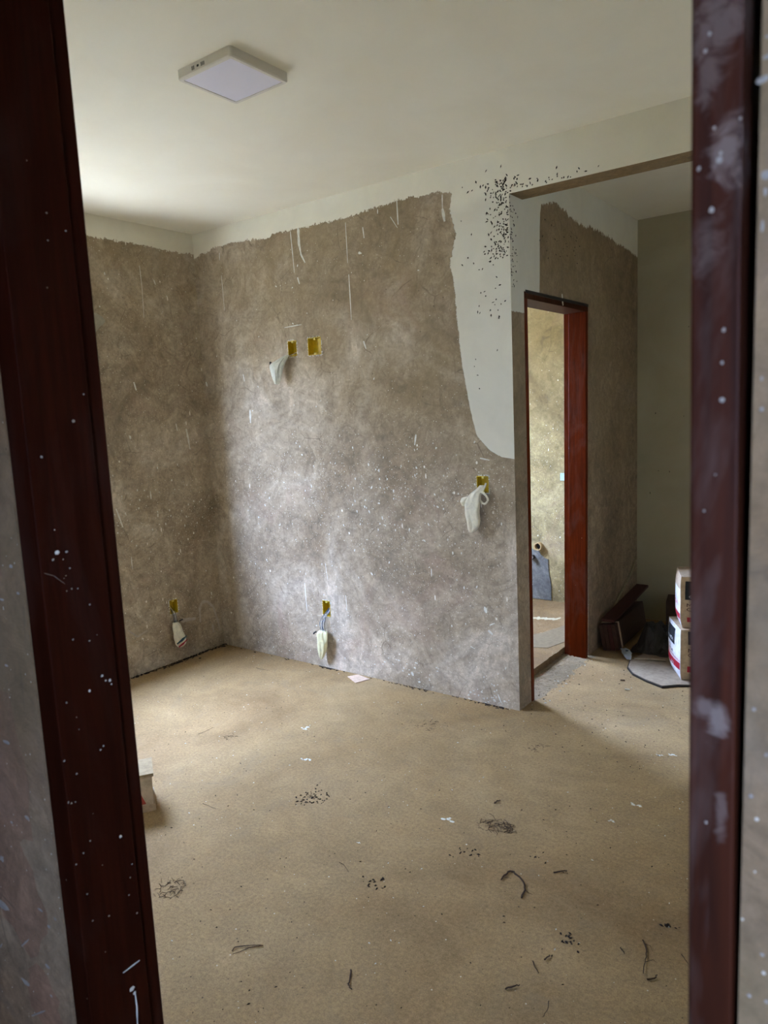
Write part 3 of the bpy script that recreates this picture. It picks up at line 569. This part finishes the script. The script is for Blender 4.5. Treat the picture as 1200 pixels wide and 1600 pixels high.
b = MB(); b.tube(smoothpts([(2.066, -.028, 1.125), (2.092, -.034, 1.135), (2.118, -.040, 1.122), (2.130, -.040, 1.098), (2.112, -.040, 1.078), (2.090, -.038, 1.090), (2.068, -.036, 1.118)]), .0055, 8); b.build('handle_loop', M_bag, e, smooth=True)
b = MB(); b.tube(smoothpts([(2.104, -.008, 1.180), (2.100, -.014, 1.160), (2.094, -.026, 1.142), (2.110, -.036, 1.130)]), .005, 8); b.build('handle_loop', M_bag, e, smooth=True)
e = empty('plastic_bag', (.95, -.03, .05), label='cream plastic bag tied to the wires low on the far wall', category='bag')
b = crumple([((.960, -.030, .243), .026, .016), ((.955, -.034, .232), .038, .022), ((.958, -.036, .190), .036, .024), ((.955, -.036, .140), .030, .024), ((.945, -.036, .090), .018, .016), ((.938, -.032, .060), .006, .006)], 21, fold=.13, k1=3)
b.build('film', M_bag3, e, smooth=False)
b = MB(); b.tube([(.922, -.050, .238), (.908, -.052, .232), (.902, -.052, .222)], .005, 6); b.build('knot', M_black, e)
e = empty('plastic_bag', (.03, -.39, .1), label='white plastic bag with teal stripe tied to the wires low on the left wall', category='bag')
b = crumple([((.026, -.412, .268), .012, .020), ((.030, -.406, .245), .016, .030), ((.034, -.400, .200), .020, .036), ((.036, -.392, .155), .022, .040), ((.036, -.386, .118), .018, .034), ((.032, -.384, .098), .009, .014)], 31, fold=.10, k1=4)
b.build('film', M_bag, e, smooth=False)
b = MB(); ribbon(b, [(.058, -.436, .135), (.062, -.40, .150), (.058, -.355, .168)], .022, (1, 0, 0), .002); b.build('teal_stripe', M_teal, e)
b = MB(); ribbon(b, [(.058, -.424, .112), (.062, -.39, .126), (.056, -.352, .142)], .016, (1, 0, 0), .002); b.build('red_stripe', M_red, e)
b = MB(); b.tube([(.034, -.385, .272), (.040, -.360, .278)], .004, 6); b.build('tie', M_black, e)
e = empty('plastic_bag', (.02, -.77, 2.1), label='scrap of clear plastic on the left wall half hidden by the dark jamb', category='bag')
b = crumple([((.016, -.775, 2.195), .007, .015), ((.018, -.772, 2.160), .010, .058), ((.016, -.785, 2.12), .009, .035), ((.014, -.79, 2.08), .006, .012)], 41, fold=.20, k1=3)
b.build('film', plastic('clear_scrap', (158, 150, 128), .1), e, smooth=False)

# ---------------------------------------------------------------- floor debris
TW = {'looped': ([(2.297, -1.989), (2.298, -1.967), (2.359, -1.921), (2.331, -1.951), (2.318, -1.978), (2.308, -1.997)], .0022, 'looped thin dark root on the near left floor'),
 'hooked': ([(2.813, -1.268), (2.812, -1.237), (2.82, -1.211), (2.859, -1.227), (2.894, -1.263), (2.908, -1.314)], .0042, 'hooked forked dark twig in the middle of the right floor'),
 'stub': ([(2.942, -1.142), (2.976, -1.108)], .0045, 'short straight dark twig right of the hooked one'),
 'bent': ([(2.641, -1.852), (2.663, -1.888), (2.67, -1.9), (2.686, -1.908)], .0038, 'bent reddish twig at the bottom middle of the floor'),
 'long': ([(3.285, -1.292), (3.304, -1.325), (3.314, -1.362), (3.323, -1.421)], .0032, 'longest ragged twig near the right jamb'),
 'crumb': ([(3.341, -1.436), (3.354, -1.42), (3.357, -1.402)], .0038, 'stubby dark twig just below the long ragged one'),
 'fine': ([(2.29, -1.486), (2.317, -1.491), (2.355, -1.513)], .0018, 'fine pale root left of the small crumb pile'),
 'sliver': ([(3.036, -1.674), (3.048, -1.656), (3.061, -1.642)], .004, 'dark sliver at the bottom right of the floor'),
 'low': ([(3.147, -1.648), (3.156, -1.674), (3.156, -1.705)], .0022, 'thin curved root at the bottom edge of the floor, right'),
 'hair': ([(1.559, -1.486), (1.595, -1.486), (1.641, -1.486)], .0018, 'hair thin root on the left floor near the paper sack'),
 'dash': ([(2.571, -.858), (2.572, -.84), (2.581, -.829)], .005, 'tiny dark twig behind the root tangle'),
 'speck': ([(3.08, -1.522), (3.083, -1.502), (3.085, -1.495)], .004, 'tiny curled twig above the dark sliver'),
 'splint': ([(3.241, -1.357), (3.252, -1.368), (3.258, -1.375)], .003, 'short thin twig left of the long ragged one'),
 'flake': ([(3.055, -1.544), (3.072, -1.564), (3.086, -1.574)], .0028, 'thin crooked twig left of the tiny curled one'),
 'edge': ([(3.391, -1.288), (3.404, -1.303), (3.416, -1.316)], .0022, 'thin twig touching the right jamb edge'),
 'groove': ([(1.016, -1.063), (1.021, -1.018), (1.016, -.968)], .0018, 'fine root in the bright patch by the left jamb'),
 'back': ([(.563, -.235), (.632, -.236), (.676, -.224)], .0018, 'fine curved root near the left room corner')}
for k, (pts, r, lab) in TW.items():
    R = random.Random(len(k)*7+3); b = MB()
    P3 = smoothpts([(x, y, r*.62+.001+R.uniform(0, .0015)) for x, y in pts], 4)
    P3 = [p+Vector((R.uniform(-1, 1)*r*.5, R.uniform(-1, 1)*r*.5, 0)) for p in P3]
    b.tube(P3, r*.62, 6, taper=.55 if k not in ('hooked',) else 1.2)
    if k in ('hooked', 'long'):
        for q in (2, len(P3)-4):
            b.tube([P3[q], P3[q]+Vector((.018, R.uniform(-.02, .02), .006)), P3[q]+Vector((.030, R.uniform(-.03, .01), .003))], r*.28, 5, taper=.4)
    b.build('twig', M_twig, label=lab, category='twig', group='twigs and roots on the floor')
def tangle(cx, cy, rx, ry, cnt, r, seed, name, label, cat, m=M_twig, ln=.03):
    R = random.Random(seed); b = MB()
    for _ in range(cnt):
        a = R.uniform(0, 6.28); q = math.sqrt(R.random()); x, y = cx+rx*q*math.cos(a), cy+ry*q*math.sin(a); d = R.uniform(0, 3.14); l = R.uniform(.3, 1)*ln
        p = [(x, y, r*1.05), (x+l*.5*math.cos(d), y+l*.5*math.sin(d), r*1.1+R.uniform(0, .005)), (x+l*math.cos(d+R.uniform(-.6, .6)), y+l*math.sin(d), r*1.05)]
        b.tube(p, r*R.uniform(.6, 1.1), 4)
    return b.build(name, m, kind='stuff', label=label, category=cat)
def crumbs(cx, cy, sx, sy, cnt, r0, r1, seed, name, label, cat, m=M_mud, par=None, lim=None):
    R = random.Random(seed); b = MB()
    for _ in range(cnt):
        x, y = (R.gauss(cx, sx), R.gauss(cy, sy)) if lim is None else (R.uniform(*lim[0]), R.uniform(*lim[1]))
        r = R.uniform(r0, r1); a = R.uniform(0, 3.14); ca, sa = math.cos(a), math.sin(a); l = R.uniform(1, 1.8)
        vs = [(x+ca*r*l, y+sa*r*l, .0006), (x-sa*r*.7, y+ca*r*.7, .0006), (x-ca*r*l, y-sa*r*l, .0006), (x+sa*r*.7, y-ca*r*.7, .0006), (x, y, r*1.0)]
        b.add(vs, [(0, 1, 4), (1, 2, 4), (2, 3, 4), (3, 0, 4), (3, 2, 1, 0)])
    if par: return b.build(name, m, par, kind='stuff')
    return b.build(name, m, kind='stuff', label=label, category=cat)
tangle(2.652, -1.002, .068, .052, 62, .0010, 1, 'root_tangle', 'matted tangle of dark roots on the middle right floor', 'roots', ln=.045)
tangle(1.898, -1.91, .055, .05, 50, .0010, 2, 'root_tangle', 'faint grey-brown tangle of dust and roots at the lower left floor', 'roots', ln=.03)
tangle(1.955, -.395, .06, .06, 22, .0010, 4, 'root_tangle', 'thin scatter of root bits near the foot of the far wall', 'roots')
tangle(2.511, -.342, .05, .06, 18, .0009, 5, 'root_tangle', 'thin scatter of root bits in front of the pillar', 'roots')
tangle(1.175, -1.002, .03, .03, 12, .0009, 6, 'root_tangle', 'small scatter of root bits in the bright patch of floor', 'roots')
crumbs(1.911, -1.21, .033, .033, 62, .0025, .0055, 1, 'droppings', 'cluster of black seed-like droppings on the left floor', 'droppings')
crumbs(2.455, -1.505, .020, .016, 14, .003, .007, 2, 'crumb_pile', 'small pile of dark crumbs on the middle floor', 'crumbs')
crumbs(2.625, -1.20, .03, .02, 16, .002, .005, 3, 'crumb_pile', 'row of dark crumbs below the root tangle', 'crumbs')
crumbs(3.111, -1.421, .02, .02, 14, .003, .006, 4, 'crumb_pile', 'dark crumbs between the hooked twig and the ragged one', 'crumbs')
crumbs(3.325, -1.186, .012, .012, 9, .003, .006, 5, 'crumb_pile', 'dark crumbs near the right jamb above the ragged twig', 'crumbs')
crumbs(2.875, -1.08, .04, .015, 10, .002, .004, 6, 'crumb_pile', 'sparse crumbs behind the short straight twig', 'crumbs')
crumbs(0, 0, 0, 0, 420, .0012, .0038, 9, 'floor_grit', '', '', M_mud, fl, ((.3, 3.7), (-2.3, 0.0)))
crumbs(0, 0, 0, 0, 260, .0012, .0036, 10, 'floor_grit', '', '', M_drip, fl, ((.3, 3.7), (-2.3, .9)))
crumbs(0, 0, 0, 0, 160, .0015, .0045, 12, 'floor_grit', '', '', M_mud, fl, ((2.3, 3.3), (-.3, 1.0)))
crumbs(0, 0, 0, 0, 170, .0015, .006, 13, 'floor_grit', '', '', plain('grit_grey', (112, 98, 76), .9), fl, ((2.13, 2.31), (.15, .93)))
crumbs(0, 0, 0, 0, 60, .0015, .005, 14, 'floor_grit', '', '', M_mud, fl, ((2.13, 2.33), (.15, .95)))
crumbs(0, 0, 0, 0, 40, .0015, .006, 15, 'floor_grit', '', '', M_drip, fl, ((2.14, 2.34), (.15, .95)))
# litter line along the walls
R = random.Random(12); b = MB()
for k in range(230):
    y = -R.uniform(0, .95); x = .012+abs(R.gauss(0, .014))*(1.8 if .30 < -y < .55 or -y < .12 else .8); a = R.uniform(0, 6.28); l = R.uniform(.006, .03); r = R.uniform(.001, .0035)
    b.tube([(x, y, r+.001), (x+l*.4*math.cos(a), y+l*math.sin(a), r+.002)], r, 4)
b.build('wall_foot_litter', M_mud, kind='stuff', label='dark litter along the foot of the left wall', category='litter')
b = MB()
for k in range(150):
    x = R.choice([R.uniform(0, 2.24), R.gauss(2.12, .06), R.gauss(.98, .04), R.gauss(1.62, .07)]); x = min(max(x, .01), 2.24); y = -.010-abs(R.gauss(0, .009)); a = R.gauss(0, .5); l = R.uniform(.004, .022); r = R.uniform(.0008, .0028)
    b.tube([(x, y, r+.001), (x+l*math.cos(a), y+l*.3*math.sin(a)-.002, r+.002)], r, 4)
b.build('wall_foot_litter', M_mud, kind='stuff', label='dark litter along the foot of the far wall', category='litter')
b = MB(); b.prism([(1.17, -.069, .001), (1.278, -.124, .001), (1.313, -.035, .001), (1.205, -.012, .001)], [(1.17, -.069, .004), (1.278, -.124, .005), (1.313, -.035, .004), (1.205, -.012, .005)])
b.build('paper_scrap', plain('card_pink', (212, 186, 162), .9), label='flat pinkish card scrap on the floor by the far wall', category='paper')
for i, (x, y, r, lab) in enumerate([(1.437, -.727, .026, 'flaky white paint chip below the far wall'), (1.665, -.976, .026, 'white paint chip nearest the black droppings'), (3.035, -.58, .022, 'pale oval paint ring in the right floor'), (2.274, -1.357, .008, 'tiny white chip in the middle floor'), (2.471, -1.049, .030, 'chalky white scuff left of the root tangle'), (2.996, -.736, .014, 'small pale chip below the oval ring'), (2.997, -.121, .016, 'thin pale chip in the lit strip of floor'), (3.044, -.093, .020, 'pale strip chip rightmost in the lit floor'), (1.63, .0, 0, '')]):
    if r == 0: continue
    R = random.Random(i); b = MB()
    for k in range(9):
        a = R.uniform(0, 6.28); q = R.uniform(0, r); l = R.uniform(.15, .42)*r
        blob(b, (x+q*math.cos(a), y+q*math.sin(a)*.6, .0005), (1, 0, 0), (0, 1, 0), (0, 0, 1), l, l*.6, .0018, 7, k+i*9)
    b.build('paint_chip', M_drip, label=lab, category='paint chip')

# ---------------------------------------------------------------- paper sack by the left jamb
def sack(name, O, Dd, Ee, dl, el, h, label, faces, bulge=.012, seedv=0, taper=.10):
    """faces: function(local b, F) adding prints. F(d,e,z,out) maps unit coords (0..1) to world"""
    O = Vector(O); Dd = Vector((Dd[0], Dd[1], 0)).normalized(); Ee = Vector((Ee[0], Ee[1], 0)).normalized(); root = empty(name, O, label=label, category='sack')
    def F(d, e, z, out=0.0):
        pd, pe, pz = d*2-1, e*2-1, z*2-1
        low = max(0, (-pz-.45)/.55); k = 1-taper*low**2.2
        hi = max(0, (pz-.8)/.2); k *= 1-.02*hi
        bd = bulge*(1-pd*pd)*(1-pz**4); be = bulge*(1-pe*pe)*(1-pz**4)
        x = .5+(pd*k)/2; y = .5+(pe*k)/2
        p = O+Dd*(x*dl)+Ee*(y*el)+Vector((0, 0, z*h))
        if e <= .0: p -= Ee*(bd+out)
        if e >= 1: p += Ee*(bd+out)
        if d <= .0: p -= Dd*(be*.6+out)
        if d >= 1: p += Dd*(be*.6+out)
        p += Vector((mn.noise(p*9+Vector((seedv, 0, 0))), mn.noise(p*9+Vector((0, 5, seedv))), 0))*.004
        return p
    def grid(b, f, n, m, mi=0):
        vs = [f(i/n, j/m) for j in range(m+1) for i in range(n+1)]; b.add(vs, [(j*(n+1)+i, j*(n+1)+i+1, (j+1)*(n+1)+i+1, (j+1)*(n+1)+i) for j in range(m) for i in range(n)], mi)
    b = MB()
    grid(b, lambda s, t: F(s, 0, t), 10, 14, 0); grid(b, lambda s, t: F(s, 1, t), 10, 14, 0)
    grid(b, lambda s, t: F(0, s, t), 8, 14, 1); grid(b, lambda s, t: F(1, s, t), 8, 14, 1)
    grid(b, lambda s, t: F(s, t, 1), 6, 6, 1); grid(b, lambda s, t: F(s, t, 0), 6, 6, 1)
    b.build('paper_body', faces['mats'], root, smooth=False)
    for (nm, m, side, a0, a1, z0, z1) in faces['prints']:
        b = MB()
        if side == 'E': grid(b, lambda s, t: F(a0+(a1-a0)*s, 0, z0+(z1-z0)*t, .0012), 6, 6)
        elif side == 'D': grid(b, lambda s, t: F(0, a0+(a1-a0)*s, z0+(z1-z0)*t, .0012), 6, 6)
        elif side == 'T': grid(b, lambda s, t: F(a0+(a1-a0)*s, z0+(z1-z0)*t, 1)+Vector((0, 0, .003)), 4, 4)
        b.build(nm, m, root)
    for (txt, m, side, a0, a1, z0, z1, flip) in faces.get('texts', []):
        cu = bpy.data.curves.new('t', 'FONT'); cu.body = txt; ob = bpy.data.objects.new('t', cu); COL.objects.link(ob)
        dg = bpy.context.evaluated_depsgraph_get(); me = bpy.data.meshes.new_from_object(ob.evaluated_get(dg)); COL.objects.unlink(ob)
        xs = [v.co.x for v in me.vertices]; ys = [v.co.y for v in me.vertices]; x0, x1_, y0_, y1_ = min(xs), max(xs), min(ys), max(ys)
        for v in me.vertices:
            s = (v.co.x-x0)/(x1_-x0); t = (v.co.y-y0_)/(y1_-y0_)
            a = a0+(a1-a0)*s; z = z0+(z1-z0)*t
            v.co = F(a, 0, z, .0024) if side == 'E' else F(0, a, z, .0024)
        me.materials.clear(); me.materials.append(m)
        o = bpy.data.objects.new('lettering', me); COL.objects.link(o); o.parent = root; o.matrix_parent_inverse = Matrix.Translation(root.location).inverted()
    return root, F, grid
def bagfaces(extra=(), texts=()):
    return {'mats': [M_pwhite, M_tan], 'prints': list(extra), 'texts': list(texts)}
low, F, grid = sack('mortar_sack', (2.852, .775, .012), (-.47, .88), (.88, .47), .265, .16, .292, 'lower white and tan paper mortar sack standing on the black sheet',
    bagfaces([('black_label', M_black, 'E', .34, .90, .62, .93), ('white_strip', M_pwhite, 'D', 0, .001, 0, .001),
              ('red_band', M_red, 'E', .02, .97, .21, .35), ('pink_line', M_pink, 'E', .02, .97, .375, .39), ('pink_line', M_pink, 'E', .02, .97, .405, .412), ('grey_line', M_black, 'E', .1, .97, .40, .404),
              ('black_label', M_black, 'D', .25, .90, .72, .97), ('red_block', M_red, 'D', .23, .80, .18, .30)],
             [('MASSA', M_pwhite, 'E', .84, .40, .68, .74, 0), ('UISA', M_ink, 'E', .88, .42, .44, .50, 0), ('MASSA', M_ink, 'E', .80, .62, .52, .56, 0), ('01', M_pwhite, 'E', .52, .40, .225, .285, 0), ('/', M_pwhite, 'E', .36, .32, .225, .285, 0),
              ('M', M_ink, 'D', .25, .43, .575, .645, 0), ('Q', M_ink, 'D', .25, .44, .475, .55, 0)]), taper=.16)
bpy.data.objects.remove(next(o for o in bpy.data.objects if o.name.startswith('white_strip')))
sack('mortar_sack', (2.848, .790, .306), (-.34, .94), (.94, .34), .26, .16, .292, 'upper paper mortar sack stacked on the lower one, tan folded top',
    bagfaces([('red_band', M_red, 'E', .02, .80, .18, .29), ('pink_line', M_pink, 'E', .02, .97, .13, .14),
              ('black_label', M_black, 'D', .14, .80, .57, .92), ('red_block', M_red, 'D', .21, .80, .14, .235), ('tan_fold', M_tan, 'E', 0, 1, .76, 1.0)],
             [('UISA', M_pink, 'E', .70, .20, .42, .50, 0), ('C', M_pwhite, 'D', .26, .34, .61, .65, 0), ('M', M_ink, 'D', .19, .36, .435, .50, 0), ('Q', M_ink, 'D', .19, .38, .345, .415, 0)]), taper=.16, seedv=3)
# pushed-over sack at the left jamb: only its right end shows
vd = Vector((-.835, .55, 0)); ld = Vector((-.55, -.835, 0))
root = empty('paper_sack', (1.36, -1.70, 0), label='tan paper sack with red print standing half hidden behind the left jamb', category='sack')
def seg(bm, z0, z1, o0, o1, dep=.14, ln=.34, y=0):
    P = []
    for z, o in ((z0, o0), (z1, o1)):
        base = Vector((1.431, -1.622, z))-ld*o
        P.append([base, base+ld*(ln+o), base+ld*(ln+o)+vd*dep, base+vd*dep])
    bm.prism([tuple(p) for p in P[0]], [tuple(p) for p in P[1]])
b = MB(); seg(b, .030, .152, -.006, -.003); b.build('paper_body', plain('paper_pale', (196, 176, 150), .85), root)
b = MB(); seg(b, .146, .160, .003, .004, .150); b.build('folded_top', plain('paper_kraft', (158, 138, 104), .9), root)
b = MB(); seg(b, 0, .030, .002, .002, .143); b.build('base_fold', M_tan, root)
b = MB(); base = Vector((1.431, -1.622, 0))-vd*.0015
b.add([base+ld*.034+Vector((0, 0, .036)), base+ld*.20+Vector((0, 0, .036)), base+ld*.20+Vector((0, 0, .2)), base+ld*.056+Vector((0, 0, .094)), base+ld*.056+Vector((0, 0, .094))][:4], [(0, 1, 2, 3)])
b.build('red_print', plain('print_faded_red', (168, 70, 58), .8), root)

# ---------------------------------------------------------------- junk in the recess corner
ts = [(2.500, .985), (2.560, .830), (2.700, .700), (2.792, .655), (2.862, .722), (3.10, .80), (3.15, 1.25), (2.70, 1.45), (2.53, 1.15)]
ts = [(2.517, .971), (2.54, .86), (2.598, .774), (2.69, .71), (2.79, .662), (2.856, .722), (3.10, .85), (3.16, 1.30), (2.70, 1.42), (2.55, 1.15)]
b = MB(); b.prism([(x, y, .001) for x, y in ts], [(x, y, .013) for x, y in ts])
o = b.build('floor_sheet', [plain('sheet_dusty', (150, 134, 112), .9)], label='dusty dark sheet lying under the mortar sacks', category='sheet')
b2 = MB(); b2.prism([(x+(x-2.8)*.02, y+(y-1.0)*.03, .0008) for x, y in ts], [(x+(x-2.8)*.02, y+(y-1.0)*.03, .010) for x, y in ts]); b2.build('rubber_edge', M_dark, o)
def heap(name, cx, cy, rx, ry, h, seed, mat, label, cat, n=26, rough=.5):
    b = MB(); vs = []
    for j in range(n+1):
        for i in range(n+1):
            u, v = i/n*2-1, j/n*2-1; d = max(0, 1-math.sqrt(u*u+v*v)); nn = mn.noise((u*1.3+seed, v*1.6, 0)); r2_ = abs(mn.noise((u*2.2+seed, v*2.6, 3)))
            z = h*min(1, d*2.2)*(.6+rough*nn+.5*r2_)
            vs.append((cx+u*rx*(1+.15*nn), cy+v*ry*(1+.15*r2_), max(.016, z+.016)))
    b.add(vs, [(j*(n+1)+i, j*(n+1)+i+1, (j+1)*(n+1)+i+1, (j+1)*(n+1)+i) for j in range(n) for i in range(n)])
    return b.build(name, mat, label=label, category=cat)
heap('plastic_sheet', 2.575, 1.33, .115, .21, .16, 4, M_dark, 'heap of crumpled black plastic sheeting in the recess corner', 'sheeting')
def quadbox(name, base, L, Wd, Hh, rotz, tilt, pitch, mat, label, cat, parent=None, extra=None):
    M_ = Matrix.Translation(base) @ Matrix.Rotation(rotz, 4, 'Z') @ Matrix.Rotation(pitch, 4, 'X') @ Matrix.Rotation(tilt, 4, 'Y')
    r = empty(name, base, label=label, category=cat); 
    def part(nm, x0, x1, y0, y1, z0, z1, m):
        b = MB(); b.box(x0, x1, y0, y1, z0, z1); b.v = [tuple(M_ @ Vector(v)) for v in b.v]; return bevel(b.build(nm, m, r), .002)
    return r, part
r, part = quadbox('board_pack', (2.306, 1.09, .004), .55, .12, .17, 0, -.16, .03, M_brownbox, 'brown pack of boards leaning on its edge against the recess wall', 'boards')
for k in range(4): part('board', .002+k*.026, .026+k*.026, 0, .56, 0, .165, [M_brownbox, M_brownbox, M_maroon, M_brownbox][k])
part('wrapping_strap', -.001, .106, .05, .075, -.001, .167, M_tan)
r, part = quadbox('maroon_plank', (2.275, 1.10, .19), .6, .02, .06, 0, .0, .10, M_maroon, 'thin maroon plank lying on top of the brown board pack', 'plank')
part('plank_body', .018, .10, 0, .70, 0, .018, M_maroon)
b = MB(); b.tube(smoothpts([(2.271, 1.40, .20), (2.271, 1.55, .28), (2.272, 1.72, .355), (2.271, 1.86, .45)]), .008, 8); b.build('corner_batten', plain('batten_pale', (150, 138, 110), .9), label='thin pale bent batten propped in the recess corner', category='batten')
r, part = quadbox('cardboard_box', (2.64, 1.64, .001), .2, .2, .2, .2, 0, 0, M_brownbox, 'dark small cardboard box behind the mortar sacks', 'box')
part('box_body', -.10, .14, 0, .2, 0, .22, plain('card_dark', (74, 52, 40), .9)); part('box_flap', -.10, .14, -.004, .0, .14, .225, M_brownbox)
b = crumple([((2.440, 1.105, .03), .022, .020), ((2.462, 1.060, .030), .026, .024), ((2.485, 1.015, .022), .022, .018), ((2.502, .985, .014), .012, .010)], 51, fold=.22, k1=4)
o = b.build('crumpled_wrapper', plastic('wrapper_grey', (190, 200, 206), .1), label='crumpled grey-white wrapper with blue print at the edge of the junk heap', category='wrapper')
b = MB(); b.box(2.470, 2.484, 1.020, 1.034, .048, .051); b.build('print_mark', plain('print_blue', (60, 80, 110), .6), o)
b = MB(); b.tube([(2.535, .99, .020), (2.62, 1.03, .020), (2.70, 1.05, .020)], .006, 6); b.build('pale_stick', plain('stick_pale', (150, 140, 120), .8), label='thin pale stick lying across the dusty sheet', category='stick')
# bathroom floor: lime streak and grit
b = MB(); 
for k in range(26):
    x = 1.63+k*.0085; blob(b, (x+.02*mn.noise((k, 0, 0)), 1.40+.05*mn.noise((k*.5, 2, 0))+.0025*k, .0455), (1, 0, 0), (0, 1, 0), (0, 0, 1), .012, .022, .001, 8, k)
b.build('lime_streak', plain('lime_pale', (176, 164, 134), .9), bpy.data.objects['floor_bathroom'], kind='stuff')
b = MB(); ol = [(1.70, .80), (1.86, .78), (2.04, .86), (2.09, 1.05), (2.06, 1.30), (1.95, 1.36), (1.88, 1.12), (1.78, .96)]
b.prism([(x, y, .045) for x, y in ol], [(x, y, .0475) for x, y in ol]); b.build('cement_smear', plain('smear_pale', (118, 102, 76), .9), bpy.data.objects['floor_bathroom'])
R = random.Random(6)
for i in range(2):
    x, y = ((2.575, .655), (2.64, .535))[i]; b = MB(); b.tube([(x-.012, y, .005), (x+.012, y+.004, .006)], .004, 5); b.build('leaf_crumb', (M_twig, M_drip)[i], label=('tiny dark leaf crumb on the lit recess floor', 'tiny pale chip on the lit recess floor')[i], category='crumb')
for o in list(bpy.data.objects):
    if o.type in ('FONT',): bpy.data.objects.remove(o)
